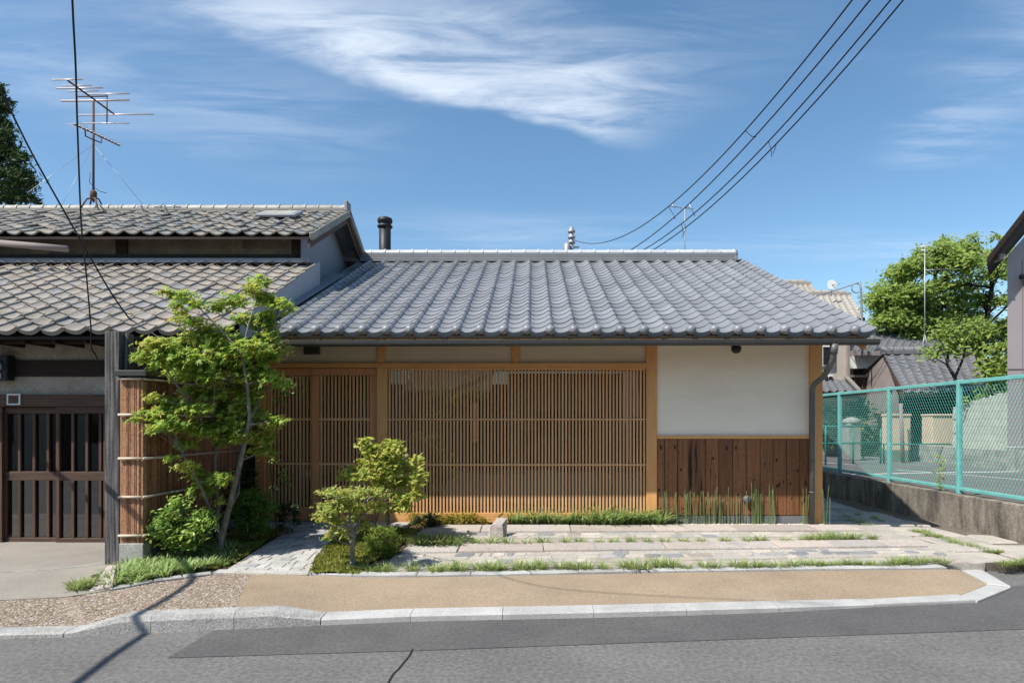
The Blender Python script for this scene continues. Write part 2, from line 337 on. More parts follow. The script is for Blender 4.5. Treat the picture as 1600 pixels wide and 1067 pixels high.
mt['oldtile'] = mat('weathered_roof_tile', (.3,.27,.22), (.24,.215,.18), 7, lo=.45, hi=.8, rough=.62, spec=.4, rand=.07, cols=OLDC, c3=(.17,.16,.14), c3s=.7, c3lo=.5, c3hi=.85, speck=(40, .16), bump=.2, bscale=40)
OLDC2 = [(.27,.245,.205),(.23,.215,.19),(.29,.255,.21),(.21,.205,.195),(.25,.225,.19),(.18,.19,.195)]
mt['oldtile2'] = mat('grey_weathered_tile', (.25,.235,.2), (.19,.18,.16), 7, lo=.45, hi=.8, rough=.65, spec=.35, rand=.15, cols=OLDC2, speck=(50, .2))
mt['eave_dark'] = mat('tile_underside', (.05,.052,.056), (.035,.036,.04), 8, rough=.7)
mt['rafter'] = mat('rafter_wood', (.36,.20,.085), (.28,.15,.06), 3, (14, .9, 14), rough=.7)
mt['soffit'] = mat('soffit_board', (.30,.20,.11), (.25,.16,.085), 3, HG, rough=.8)
mt['gutter'] = mat('bronze_gutter', (.045,.046,.044), (.055,.055,.052), 3, rough=.42, spec=.4, metallic=.2)
mt['pipe'] = mat('grey_downpipe', (.105,.105,.105), (.09,.09,.09), 3, rough=.45, spec=.4)
mt['black'] = mat('black_metal', (.014,.015,.017), (.02,.02,.022), 4, rough=.5)
mt['cable'] = mat('black_cable', (.016,.016,.018), rough=.6)
mt['steel'] = mat('galvanised', (.42,.43,.44), (.33,.34,.35), 8, rough=.45, metallic=.6)
mt['rust'] = mat('rusty_steel', (.12,.06,.035), (.07,.055,.05), 9, rough=.8)
mt['alu'] = mat('aluminium_rod', (.62,.55,.54), (.5,.46,.46), 6, rough=.4, metallic=.4)
mt['flash'] = mat('grey_flashing', (.20,.215,.24), (.17,.185,.21), 3, rough=.5, spec=.4)
mt['teal'] = mat('turquoise_paint', (.16,.42,.39), (.12,.35,.33), 6, rough=.5, speck=(40, .1))
mt['wire'] = mat('green_wire', (.06,.30,.26), (.045,.24,.21), 8, rough=.5)
mt['dgreen'] = mat('dark_green_paint', (.03,.20,.16), (.025,.16,.13), 8, rough=.5)
mt['white'] = mat('white_paint', (.72,.72,.70), (.6,.6,.58), 6, rough=.7)
mt['olive'] = mat('olive_vent', (.055,.055,.03), (.045,.045,.025), 8, rough=.7)
mt['clad'] = mat('mauve_cladding', (.33,.29,.29), (.30,.265,.265), 1, rough=.7)
mt['cream'] = mat('cream_paint', (.55,.44,.33), (.50,.40,.30), 3, rough=.9)
mt['greenbase'] = mat('green_grey_base', (.16,.20,.16), (.12,.15,.12), 5, rough=.9)
mt['block'] = mat('pale_block', (.42,.43,.37), (.36,.37,.32), 3, rough=.95, rand=.07, speck=(50, .2))
mt['stonebase'] = mat('stone_base', (.30,.30,.27), (.21,.21,.19), 4, rough=.95, rand=.08, speck=(40, .2))
mt['browngrey'] = mat('brown_grey_wall', (.24,.20,.185), (.20,.165,.155), 2, rough=.9)
mt['beige'] = mat('beige_wall', (.42,.36,.295), (.37,.32,.265), 2, rough=.9)
mt['ochre'] = mat('ochre_wall', (.50,.33,.17), (.44,.28,.14), 2, rough=.9)
mt['fartile'] = mat('far_roof_tile', (.13,.135,.145), (.17,.17,.175), 5, rough=.55, isl=True, rand=.14, speck=(20, .2))
mt['farbeige'] = mat('far_beige_tile', (.33,.305,.27), (.26,.24,.215), 5, rough=.7, isl=True, rand=.12)
mt['darkpane'] = mat('dark_pane', (.012,.013,.016), rough=.06, spec=.6)
mt['blind'] = mat('bamboo_blind', (.62,.42,.20), (.55,.36,.16), 4, HG, rough=.7)
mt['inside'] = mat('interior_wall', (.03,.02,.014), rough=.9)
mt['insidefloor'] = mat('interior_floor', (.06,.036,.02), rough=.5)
mt['glass'] = glass_mat('window_glass', .085, (.62,.57,.50)); mt['oldglass'] = glass_mat('old_window_glass', .045, (.45, .46, .48))
mt['stone'] = mat('rough_granite_post', (.40,.35,.31), (.30,.265,.24), 9, rough=.95, speck=(60, .5), bump=.9, bscale=30)
mt['trunk'] = mat('maple_bark', (.20,.18,.15), (.115,.10,.08), 7, (4, 4, 1.2), rough=.9, speck=(40, .3), bump=.5, bscale=30, c3=(.28,.265,.235), c3s=4)
mt['darktrunk'] = mat('dark_bark', (.05,.042,.035), (.03,.026,.022), 6, (3, 3, 1), rough=.95)
mt['moss'] = mat('moss_bed', (.13,.135,.020), (.08,.10,.018), 7, rough=1, speck=(50, .5), bump=1.0, bscale=60, c3=(.20,.165,.032), c3s=2.5)
mt['maple_leaf'] = leaf_mat('maple_leaf', [(0.291,0.392,0.065),(0.194,0.318,0.058),(0.333,0.435,0.065),(0.215,0.348,0.062),(0.408,0.454,0.071),(0.172,0.289,0.058),(0.5,0.386,0.093)], .42)
mt['yellow_leaf'] = leaf_mat('yellow_green_leaf', [(0.343,0.424,0.071),(0.257,0.367,0.062),(0.472,0.483,0.103),(0.301,0.386,0.071),(0.5,0.415,0.123),(0.236,0.348,0.062),(0.5,0.386,0.154)], .42)
mt['small_leaf'] = leaf_mat('small_tree_leaf', [(0.277,0.357,0.081),(0.198,0.294,0.062),(0.396,0.41,0.103),(0.238,0.32,0.062),(0.496,0.357,0.123)], .42)
mt['shiny_leaf'] = leaf_mat('glossy_leaf', [(0.193,0.32,0.064),(0.132,0.232,0.048),(0.302,0.397,0.073),(0.168,0.276,0.054)], .25, .3)
mt['azalea_leaf'] = leaf_mat('azalea_leaf', [(0.109,0.227,0.033),(0.082,0.182,0.03),(0.155,0.282,0.039)], .3)
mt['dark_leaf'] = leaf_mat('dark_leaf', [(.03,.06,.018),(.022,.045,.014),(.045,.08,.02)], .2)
mt['grass'] = leaf_mat('grass_blade', [(0.235,0.315,0.092),(0.177,0.27,0.081),(0.302,0.36,0.12),(0.202,0.285,0.081),(0.37,0.345,0.186)], .35)
mt['bamboograss'] = leaf_mat('bamboo_grass_blade', [(0.256,0.379,0.113),(0.197,0.318,0.098),(0.365,0.45,0.17),(0.277,0.379,0.129),(0.493,0.476,0.313)], .35)
mt['thyme'] = leaf_mat('yellowish_cover_leaf', [(0.287,0.302,0.052),(0.201,0.259,0.039),(0.389,0.287,0.064),(0.431,0.23,0.059)], .35)
mt['red_leaf'] = leaf_mat('reddish_leaf', [(.16,.055,.03),(.11,.04,.025),(.12,.09,.03)], .3)
mt['rush'] = leaf_mat('horsetail_stem', [(.15,.21,.08),(.115,.18,.06),(.20,.25,.11)], .1)
mt['tree_leaf'] = leaf_mat('broad_tree_leaf', [(0.173,0.271,0.048),(0.125,0.211,0.043),(0.235,0.323,0.062),(0.285,0.337,0.074),(0.097,0.165,0.036)], .38)
mt['pine_leaf'] = leaf_mat('pine_needle', [(0.035,0.075,0.022),(0.025,0.056,0.018),(0.05,0.094,0.027),(0.094,0.125,0.027)], .15)
mt['moss_leaf'] = leaf_mat('moss_tip', [(0.173,0.198,0.028),(0.121,0.154,0.026),(0.258,0.241,0.039),(0.095,0.138,0.026)], .3)
mt['thyme_green'] = leaf_mat('mound_leaf', [(0.162,0.227,0.032),(0.121,0.186,0.029),(0.227,0.268,0.036)], .3)
# ================================================================== ground and paving
def lerp(a, b, t): return a+(b-a)*t
def ip(x, pts):
    xs = [p[0] for p in pts]; ys = [p[1] for p in pts]; return float(np.interp(x, xs, ys))
def sheet(name, pts, mat_, z=None, kind='structure', parent=None):
    mb = MB(); mb.add([(p[0], p[1], z if z is not None else p[2]) for p in pts], [list(range(len(pts)))])
    return tag(mb.build(name, mat_, parent, recalc=False), kind=kind if parent is None else None)
sheet('ground', [(-1500,-1500),(1500,-1500),(1500,1500),(-1500,1500)], mt['soil'], -.06)
road = sheet('road', [(-80,-7),(80,-7),(80,8.6),(-80,8.6)], mt['asphalt'], 0.0)
q = [G(262,1028,-1.6), G(335,984,-1.6), G(640,969,-1.6), G(960,962,-1.6), G(1364,946,-1.6), G(1590,915,-1.6), (7.2,6.6,0), (12,7.2,0), (12,5.0,0), G(1600,983,-1.6), G(1060,1002,-1.6), G(640,1017,-1.6)]
sheet('asphalt_patch', q, mt['asphalt_new'], .004, parent=road)
mb = MB(); pts = [G(645,1014,-1.6), G(640,1024,-1.6), G(630,1036,-1.6), G(622,1046,-1.6), G(615,1052,-1.6), G(609,1062,-1.6), G(600,1080,-1.6)]
for a, b in zip(pts[:-1], pts[1:]):
    mb.add([(a[0]-.006,a[1],.005),(a[0]+.006,a[1],.005),(b[0]+.006,b[1],.005),(b[0]-.006,b[1],.005)], [(0,1,2,3)])
mb.build('crack', mt['crack'], road)
KB = [(-300,1003),(0,998),(92,996),(170,992),(360,984),(492,978),(640,971.5),(960,965),(1072,962),(1216,957),(1364,949),(1528,939)]
KH = [(-300,.035),(97,.035),(112,.04),(186,.128),(425,.128),(497,.06),(1100,.06),(1250,.05),(1364,.03),(1528,.02)]
def kfront(px): return G(px, ip(px, KB), -1.6)
def khgt(px): return ip(px, KH)
kerb = tag(bpy.data.objects.new('kerb', None), kind='structure'); place(kerb, None, (0, 5.2, 0))
segs = [(-300,-140),(-138,-22),(-20,97),(100,234),(236,364),(366,499),(502,640),(642,784),(786,927),(929,1072),(1074,1216),(1218,1364)]
for (a, b) in segs:
    xs = sorted({a-.6, b+.6, *[p for p in (112, 186, 425, 497) if a < p < b]})
    mb = MB(); vs = []
    for px in xs:
        f = kfront(px); h = khgt(px); w_ = .165
        vs += [(f[0], f[1], -.05), (f[0], f[1]+.004, h*.72), (f[0], f[1]+.022, h), (f[0]-.004*0, f[1]+w_, h+.003), (f[0], f[1]+w_, -.05)]
    n = len(xs); fs = [[i*5+k, i*5+(k+1) % 5, (i+1)*5+(k+1) % 5, (i+1)*5+k] for i in range(n-1) for k in range(5)]
    fs += [list(range(5)), list(range((n-1)*5, n*5))]
    mb.add(vs, fs).build('kerbstone', mt['kerb_old'] if b < 500 else mt['kerb'], kerb)
def gp(l, rel): return [G(x, y, rel)[:2] for x, y in l]
for poly, z in (([(kfront(1364.8)[0], kfront(1364.8)[1]+.004), G(1525,938,-1.58)[:2], G(1496,929,-1.58)[:2], (kfront(1364.8)[0], kfront(1364.8)[1]+.166)], .028), (gp([(1527,939),(1580,917.5),(1542,913),(1498,929)], -1.58), .022), (gp([(1542,912),(1579,916),(1531,889),(1499,889)], -1.58), .026)):
    MB().prism(poly, -.05, z, .008).build('kerbstone', mt['kerb'], kerb)
# pavement between kerb and edging
ED = [(-300,942),(0,936),(105,931),(172,922),(240,909),(332,897),(400,896.5),(480,898),(560,901.5),(640,901.5),(800,899),(1000,895),(1300,891),(1482,889),(1520,900),(1545,913)]
def strip(name, cols, mat_):
    """cols: (lower px, upper px)"""
    V = []; F = []; k = 8
    for c in cols:
        if len(c) == 6: a, b = c[:3], c[3:]
        else:
            f = kfront(c[0]); a = (f[0], f[1]+.16, khgt(c[0])-.006); b = G(c[1], ip(c[1], ED), -1.525)
        for i in range(k+1):
            t = i/k; V.append((lerp(a[0], b[0], t), lerp(a[1], b[1], t), lerp(a[2], b[2], t)+.012*math.sin(math.pi*t)))
    n = len(cols)
    F = [[i*(k+1)+j, (i+1)*(k+1)+j, (i+1)*(k+1)+j+1, i*(k+1)+j+1] for i in range(n-1) for j in range(k)]
    return np_mesh(name, V, F, mat_, smooth=True), V
pav, pv = strip('pavement', [(-300,-300),(-120,-120),(0,0),(97,97),(112,112),(186,172),(260,240),(320,332),(352,392)], mt['aggregate']); tag(pav, kind='structure')
pav2, pv2 = strip('pavement', [(352,392),(425,440),(497,500),(560,560),(640,640),(800,800),(1000,1000),(1200,1200),(1364,1364),(1440,1440),(1488,1482),(*G(1497,930,-1.574),*G(1499,890,-1.548)),(*G(1520,922,-1.576),*G(1520,901,-1.568)),(*G(1542,913.6,-1.577),*G(1541.5,912.4,-1.577))], mt['tan']); tag(pav2, kind='structure')
# pebbles bedded in the older part of the pavement
ico = [(1,0,0),(.5,.87,0),(-.5,.87,0),(-1,0,0),(-.5,-.87,0),(.5,-.87,0),(.0,0,.55)]
icf = [(0,1,6),(1,2,6),(2,3,6),(3,4,6),(4,5,6),(5,0,6)]
def pebbles(n, pick, smin, smax, name, mat_, parent, squash=1):
    P = np.array([pick() for _ in range(n)]); T = np.array(ico)*[1, .75, squash]
    V, F = inst(T, icf, P, rots(n, .15), RNG.uniform(smin, smax, n)); return tag(np_mesh(name, V, F, mat_, parent), kind='stuff')
cols_pv = np.array(pv).reshape(9, 9, 3)
def pick_pav():
    i = random.randrange(1, 8); t = random.random(); u = random.random()*8; j = min(7, int(u)); s = u-j
    a = lerp(cols_pv[i,j], cols_pv[i,j+1], s); b = lerp(cols_pv[i+1,j], cols_pv[i+1,j+1], s); p = lerp(a, b, t); return (p[0], p[1], p[2]+.001)
pebbles(9000, pick_pav, .006, .017, 'pebble_bed', mt['pebble'], pav, .7)
# edging stones at the back of the pavement
edging = tag(bpy.data.objects.new('edging', None), kind='structure'); place(edging, None, (0, 6.4, 0))
eb = [332,372,430,482,550,650,735,830,905,1000,1090,1190,1290,1385,1480]
for a, b in zip(eb[:-1], eb[1:]):
    xs = [a+.35, (a+b)/2, b-.35]; P = [G(x, ip(x, ED), -1.53) for x in xs]
    poly = [(p[0], p[1]) for p in P]+[(p[0], p[1]+.125) for p in P[::-1]]
    MB().prism(poly, .0, .094+random.uniform(-.003, .003), .008).build('edging_stone', mt['kerb'], edging)
for pl in ([(172,922),(205,916),(203,912),(172,917)], [(207,915.6),(240,909),(237,906),(205,911.6)], [(242,908.6),(286,903),(283,899),(239,905.6)], [(288,902.6),(331,897),(329,893.5),(285,898.6)]):
    MB().prism(gp(pl, -1.51), 0, .10, .006).build('edging_stone', mt['kerb_old'], edging)
# planted terrace in front of the house
def tz(D): return .075+.036*(D-6.45)
base = [G(172,920,-1.52)[:2], G(240,907,-1.52)[:2], G(332,895,-1.52)[:2], *[(G(x, ip(x, ED), -1.53)[0], G(x, ip(x, ED), -1.53)[1]+.1) for x in (400,480,560,700,1000,1300,1480)], (4.72,7.0), (4.5,8.0), (4.25,8.9), (4.05,9.3), (-4.2,9.3)]
mb = MB(); mb.prism([(x, y, tz(y)-.005) for x, y in base], -.05, .1); terrace = tag(mb.build('terrace', mt['soil'], None), kind='structure')
def Df(X): return 6.52+.077*X
Db = 8.95
def row(X, v): return lerp(Df(X), Db, v)
def slab_row(v0, v1, X0, X1, lmin, lmax, name, mat_, gap=.012, top=.02, jag=.0):
    x = X0
    while x < X1-.15:
        l = min(random.uniform(lmin, lmax), X1-x); a, b = x+gap/2, x+l-gap/2; j = lambda: random.uniform(-jag, jag)
        p = [(a+j(), row(a, v0)+j()), (b+j(), row(b, v0)+j()), (b+j(), row(b, v1)+j()), (a+j(), row(a, v1)+j())]
        dz = random.uniform(-.004, .004)
        MB().prism([(q[0], q[1], tz(q[1])+top+dz) for q in p], .0, .1, .007).build(name, mat_, terrace); x += l
def mortar_band(v0, v1, X0, X1):
    xs = np.linspace(X0, X1, 14); poly = [(x, row(x, v0)) for x in xs]+[(x, row(x, v1)) for x in xs[::-1]]
    MB().prism([(x, y, tz(y)+(.010 if v1-v0 < .5 else .004)) for x, y in poly], -.02, .1).build('mortar_bed', mt['mortar'], terrace)
def mosaic(v0, v1, X0, X1, rows=2):
    mortar_band(v0, v1, X0, X1)
    for r in range(rows):
        a0 = lerp(v0, v1, (r+.04)/rows); a1 = lerp(v0, v1, (r+.96)/rows); x = X0+.03+random.uniform(0, .1)
        while x < X1-.2:
            l = random.choice([.10,.13,.17,.22,.30])*random.uniform(.85, 1.2); k = .022
            if random.random() < .80:
                j = lambda: random.uniform(-k, k)
                p = [(x+j(), row(x, a0)+abs(j())), (x+l*.5+j(), row(x, a0)+abs(j())*.5), (x+l-.03+j(), row(x+l, a0)+abs(j())), (x+l-.025+j(), row(x+l, a1)-abs(j())), (x+l*.4+j(), row(x, a1)-abs(j())*.5), (x+j(), row(x, a1)-abs(j()))]
                MB().prism([(q[0], q[1], tz(q[1])+.0165+random.uniform(0, .002)) for q in p], .0, .1, .003).build('slate_stone', mt['slate'], terrace)
            x += l
mortar_band(-.015, .99, -1.5, 4.85)
mosaic(.135, .325, -1.55, 4.75, 3)
slab_row(.345, .50, -1.48, 4.7, .6, 1.15, 'paving_slab', mt['granite'], top=.028, jag=.008)
mosaic(.63, .765, -1.35, 4.55, 2)
slab_row(.785, .955, -1.45, 4.4, .7, 1.2, 'paving_slab', mt['granite'], top=.03)
slab_row(-.01, .125, 4.05, 4.75, .5, .7, 'paving_slab', mt['granite'], top=.02)
# approach path of small stones to the door
pp = [G(346,893,-1.5)[:2], G(480,895.5,-1.5)[:2], (-2.5,8.3), (-2.45,8.72), (-3.7,8.72), (-3.25,8.3)]
MB().prism([(x, y, tz(y)+.014) for x, y in pp], -.02, .1).build('path_bed', mt['mortar'], terrace)
D = 6.55
while D < 8.6:
    rr = random.uniform(.09, .15); xl = ip(D, [(6.4,-3.10),(8.3,-3.22)]); xr = ip(D, [(6.4,-2.30),(8.3,-2.54)]); x = xl+.02
    while x < xr-.05:
        l = min(random.uniform(.08, .24), xr-x)
        if l > .05:
            j = lambda: random.uniform(-.015, .015)
            p = [(x+j(), D+j()), (x+l-.018+j(), D+j()), (x+l-.015+j(), D+rr-.015+j()), (x+l*.5+j(), D+rr-.01+j()), (x+j(), D+rr-.015+j())]
            MB().prism([(q[0], q[1], tz(q[1])+.0195+random.uniform(0, .003)) for q in p], .0, .1, .003).build('path_stone', mt['pathstone'], terrace)
        x += l
    D += rr
for x0, x1 in ((-3.75,-3.02),(-3.0,-2.25),(-2.23,-1.72)):
    MB().bbox(x0, x1, 8.72, 9.02, .02, .20, .008).build('door_step', mt['pathstone'], terrace)
# gravel strip along the wall
g0 = MB().bbox(1.75, 3.98, 8.86, 9.06, .0, .165, .01).build('gravel_strip', mt['mortar'], terrace)
pebbles(700, lambda: (random.uniform(1.75, 4.1), random.uniform(8.84, 9.04), .168), .012, .03, 'gravel', mt['slate'], terrace, .8)
# alley on the right with old flagstones
alley = MB().prism([(4.7,6.9,.092),(7.2,6.85,.08),(7.2,18,.08),(4.05,18,.08),(4.05,8.9,.092)], -.05, .07).build('alley', mt['joint'], None); tag(alley, kind='structure')
def wob(a, b): return .05*math.sin(a*3.1+b*1.7)+.04*math.sin(a*1.3-b*2.3)
D0 = 6.92
rowsD = [6.92]
while rowsD[-1] < 15: rowsD.append(rowsD[-1]+random.uniform(.42, .68))
for i in range(len(rowsD)-1):
    a, b = rowsD[i], rowsD[i+1]; mid = (a+b)/2
    xl = ip(mid, [(6.9,4.80),(7.6,4.66),(8.2,4.47),(8.9,4.28),(9.4,4.2),(10,4.2)]); xr = ip(mid, [(6.9,7.1),(8,6.1),(9,5.75),(12,5.7)])
    x = xl
    while x < xr-.15:
        l = min(random.uniform(.55, .95), xr-x)
        sh = .12*math.sin(x*2+i)
        p = [(x+.02+wob(x, a), a+.02+sh+wob(a, x)*.6), (x+l*.5, a+.012+sh+wob(a, x+1)*.6), (x+l-.02+wob(x+l, a), a+.02+sh+wob(a, x+l)*.6), (x+l-.02+wob(x+l, b), b-.02+sh+wob(b, x+l)*.6), (x+l*.45, b-.012+sh+wob(b, x+1)*.6), (x+.02+wob(x, b), b-.02+sh+wob(b, x)*.6)]
        t0 = random.uniform(-.008, .008); tx = random.uniform(-.012, .012)
        MB().prism([(q[0], q[1], .112+t0*1.6+tx*1.5*(q[0]-x)) for q in p], .0, .1, .016).build('flagstone', mt['flagstone'], alley); x += l
# left forecourt
fc = [(-12,5.55), G(0,936,-1.51)[:2], G(105,931,-1.51)[:2], G(170,921,-1.51)[:2], (-4.36,6.3), (-4.36,8.4), (-12,8.4)]
fore = MB().prism([(x, y, .085+.006*(y-5.5)) for x, y in fc], -.05, .09).build('forecourt', mt['concrete'], None); tag(fore, kind='structure')
for pl in (gp([(0,893),(60,890),(108,886),(160,880),(160,878.6),(108,884.6),(60,888.6),(0,891.6)], -1.5),):
    MB().prism([(x, y, .085+.006*(y-5.5)+.003) for x, y in pl], .05, .09).build('joint', mt['stonebase'], fore)
# side road behind the turquoise fence
side = MB().prism([(6.42,4),(60,4),(60,60),(3.0,60),(3.0,22),(6.42,16)], -.05, .50).build('side_road', mt['asphalt'], None); tag(side, kind='structure')
def line(pxs, wd=.12):
    P = [G(x, y, -1.1) for x, y in pxs]; mb = MB()
    for a, b in zip(P[:-1], P[1:]): mb.add([(a[0],a[1]-wd,.504),(b[0],b[1]-wd,.504),(b[0],b[1]+wd,.504),(a[0],a[1]+wd,.504)], [(0,1,2,3)])
    mb.build('road_line', mt['white'], side, recalc=False)
line([(1286,723),(1337,726),(1400,734),(1500,741.5),(1640,753)], .1); line([(1330,741.5),(1420,739),(1600,736.5)], .06); line([(1440,721),(1520,727),(1640,735)], .09)
# ================================================================== roofs
PROF = [(0,-.008),(.09,-.025),(.24,-.034),(.40,-.030),(.55,-.017),(.68,.003),(.78,.026),(.86,.037),(.93,.029),(1.0,-.002)]
PROF_OLD = [(0,.004),(.10,-.012),(.26,-.026),(.44,-.030),(.60,-.022),(.76,-.004),(.88,.015),(.95,.022),(1.0,.014)]
def tile_shape(w, expo, amp=1.0, lip=.018, ball=0, u1=1.0, over=.04, th=.017, prof=PROF):
    """one pan-and-roll tile: front edge on y=0, lies in its own slope plane"""
    mb = MB(); pr = [(u, h*amp) for u, h in prof if u <= u1]; n = len(pr); Lh = expo+over
    vs = [(u*w, 0, h+th) for u, h in pr]+[(u*w, Lh, h) for u, h in pr]
    mb.add(vs, [(i, i+1, n+i+1, n+i) for i in range(n-1)], True)
    vs = [(u*w, 0, h+th) for u, h in pr]+[(u*w, .004, h+th-lip) for u, h in pr]
    mb.add(vs, [(n+i, n+i+1, i+1, i) for i in range(n-1)])
    e = pr[-1]; b = pr[0]                      # side edges
    mb.add([(e[0]*w, 0, e[1]+th), (e[0]*w, Lh, e[1]), (e[0]*w, Lh, e[1]-.02), (e[0]*w, .004, e[1]+th-lip)], [(0,3,2,1)])
    mb.add([(b[0]*w, 0, b[1]+th), (b[0]*w, Lh, b[1]), (b[0]*w, Lh, b[1]-.02), (b[0]*w, .004, b[1]+th-lip)], [(0,1,2,3)])
    if ball:
        c = (.855*w, -.022, .037*amp+th-ball*.55)
        mb.lathe(c, [(.001,-ball*.62),(ball*.55,-ball*.55),(ball*.85,-ball*.3),(ball,0),(ball,.05)], 12, 'y')
    return mb
THK = .022
def shape_obj(mb, name, mat_):
    me = bpy.data.meshes.new(name); me.from_pydata(mb.v, [], mb.f); me.polygons.foreach_set('use_smooth', mb.sm); me.materials.append(mat_); me.update(); return me
def tile_roof(parent, X0, ncol, w, D0, z0, pitch, nrow, expo, matt, mbulk, nobj, amp=1.0, lip_e=.06, ball=0, half=None, jit=0.0, name='tile', skip=None, prof=PROF, th=.0125):
    """slope facing the street; the first nobj rows are single tiles, the rest one field"""
    a = math.atan(pitch); ca, sa = math.cos(a), math.sin(a)
    me_e = shape_obj(tile_shape(w, expo, amp, lip_e, ball, prof=prof, th=th), 'eave_tile', matt); me_t = shape_obj(tile_shape(w, expo, amp, lip=th+.002, prof=prof, th=th), 'tile', matt)
    if half: mh_e = shape_obj(tile_shape(half/.78, expo, amp, lip_e, 0, .79), 'eave_tile', matt); mh_t = shape_obj(tile_shape(half/.78, expo, amp, .05, 0, .79), 'tile', matt)
    V = []; F = []; off = 0
    tm = tile_shape(w, expo, amp, lip=th+.002, prof=prof, th=th)
    for r in range(nrow):
        for c in range(ncol+(1 if half else 0)):
            if skip and skip(r, c): continue
            s = r*expo; wl = (X0+c*w+random.uniform(-1, 1)*jit*.4, D0+s*ca, z0+s*sa+random.uniform(-1, 1)*jit*.5)
            if r < nobj:
                me = (mh_e if r == 0 else mh_t) if c == ncol else (me_e if r == 0 else me_t)
                o = bpy.data.objects.new('eave_tile' if r == 0 else name, me); place(o, parent, wl)
                o.rotation_euler = (a+random.uniform(-1, 1)*jit*.6, random.uniform(-1, 1)*jit*.6, random.uniform(-1, 1)*jit*.8)
            else:
                t = tm if c < ncol else tile_shape(half/.78, expo, amp, .05, 0, .79)
                T = np.array(t.v); dz = random.uniform(-1, 1)*jit*.5; rz = random.uniform(-1, 1)*jit*.8
                T = np.stack([T[:,0]-T[:,1]*rz, T[:,1]+T[:,0]*rz, T[:,2]], 1)
                P = np.stack([wl[0]+T[:,0], wl[1]+T[:,1]*ca-T[:,2]*sa, wl[2]+T[:,1]*sa+T[:,2]*ca+dz], 1)
                V.append(P); F += [tuple(i+off for i in f) for f in t.f if len(f) == 4]; off += len(P)
    if V:
        o = np_mesh('tile_field', np.vstack(V), F, mbulk, parent, True); o['kind'] = 'stuff'
def deck(name, mat_, parent, X0, X1, D0, D1, z0, pitch, th=.05):
    z1 = z0+(D1-D0)*pitch
    return MB().add([(X0,D0,z0),(X1,D0,z0),(X1,D1,z1),(X0,D1,z1),(X0,D0,z0-th),(X1,D0,z0-th),(X1,D1,z1-th),(X0,D1,z1-th)],
                    [(0,1,2,3),(4,7,6,5),(0,4,5,1),(1,5,6,2),(2,6,7,3),(3,7,4,0)]).build(name, mat_, parent)
def back_slope(name, mat_, parent, X0, X1, D0, D1, z0, z1, w=.3):
    n = max(2, int((X1-X0)/w)*4); mb = MB(); vs = []
    for i in range(n+1):
        x = lerp(X0, X1, i/n); h = .03*math.sin(i/4*2*math.pi)
        vs += [(x, D0, z0+h), (x, D1, z1+h)]
    mb.add(vs, [(2*i, 2*i+1, 2*i+3, 2*i+2) for i in range(n)], True); return mb.build(name, mat_, parent, recalc=False)
def ridge(parent, X0, X1, D, zb, layers, lh, cap_r, cap_l, matt, wid=.22, th=.03):
    for k in range(layers):
        w_ = wid-.022*k; MB().bbox(X0-.0, X1, D-w_/2, D+w_/2, zb+k*lh, zb+(k+1)*lh-.007, .004).build('ridge_course', matt, parent)
        MB().box(X0, X1-.004, D-w_/2+.014, D+w_/2-.014, zb+(k+1)*lh-.009, zb+(k+1)*lh+.002).build('ridge_joint', mt['eave_dark'], parent)
    zc = zb+layers*lh; n = int((X1-X0)/cap_l); l = (X1-X0)/n
    def cap():
        mb = MB(); N_ = 9
        for (a, b, r) in ((0, l*.86, cap_r), (l*.86, l*.99, cap_r*1.16)):
            vs = [];
            for x in (a, b):
                for k in range(N_): an = math.pi*k/(N_-1); vs.append((x, -r*math.cos(an), max(-.002, r*.95*math.sin(an))))
            mb.add(vs, [(k, k+1, N_+k+1, N_+k) for k in range(N_-1)], True); mb.add(vs[:N_], [tuple(range(N_))]); mb.add(vs[N_:], [tuple(range(N_))])
        return mb
    me = shape_obj(cap(), 'ridge_tile', mt['ridgecap'] if matt is mt['tile'] else mt['oldridge'])
    for i in range(n):
        o = bpy.data.objects.new('ridge_tile', me); place(o, parent, (X0+i*l, D, zc+random.uniform(-.003, .003)))

# ================================================================== the new house
FD = 9.05                                   # street face of its posts
def fx(px, D=FD): return (px-832)*D/1000
def fz(py, D=FD): return E-(py-660)*D/1000
house = empty('house', (0, 13, 0), 'low new wooden house with silver grey tiled roof, fine lattice front and white plaster panel', 'house')
XL, XR = -3.86, fx(1285)
roof_p = deck('roof', mt['soffit'], house, -3.62, 4.32, 8.19, 13.36, 2.715, .425, .03)
tile_roof(roof_p, 4.15-26*.2983, 26, .2983, 8.15, 2.765, .425, 24, .2365, mt['tile'], mt['tile_bulk'], 11, 1.0, .068, .062, half=.225, jit=.004)
back_slope('back_slope', mt['tile'], roof_p, -3.62, 4.37, 13.36, 18.5, 5.02, 2.83)
ridge(roof_p, -3.92, fx(1147, 13.36), 13.36, 4.935, 4, .046, .083, .287, mt['tile'], .26)
rx = fx(1147, 13.36)
MB().lathe((rx, 13.36, 5.10), [(.001,-.02),(.10,-.02),(.115,.0),(.115,.03),(.09,.05),(.05,.055),(.001,.06)], 14, 'x').build('ridge_end_tile', mt['tile'], roof_p)
MB().bbox(rx-.02, rx+.05, 13.24, 13.48, 4.95, 5.05, .01).build('ridge_end_block', mt['tile'], roof_p)
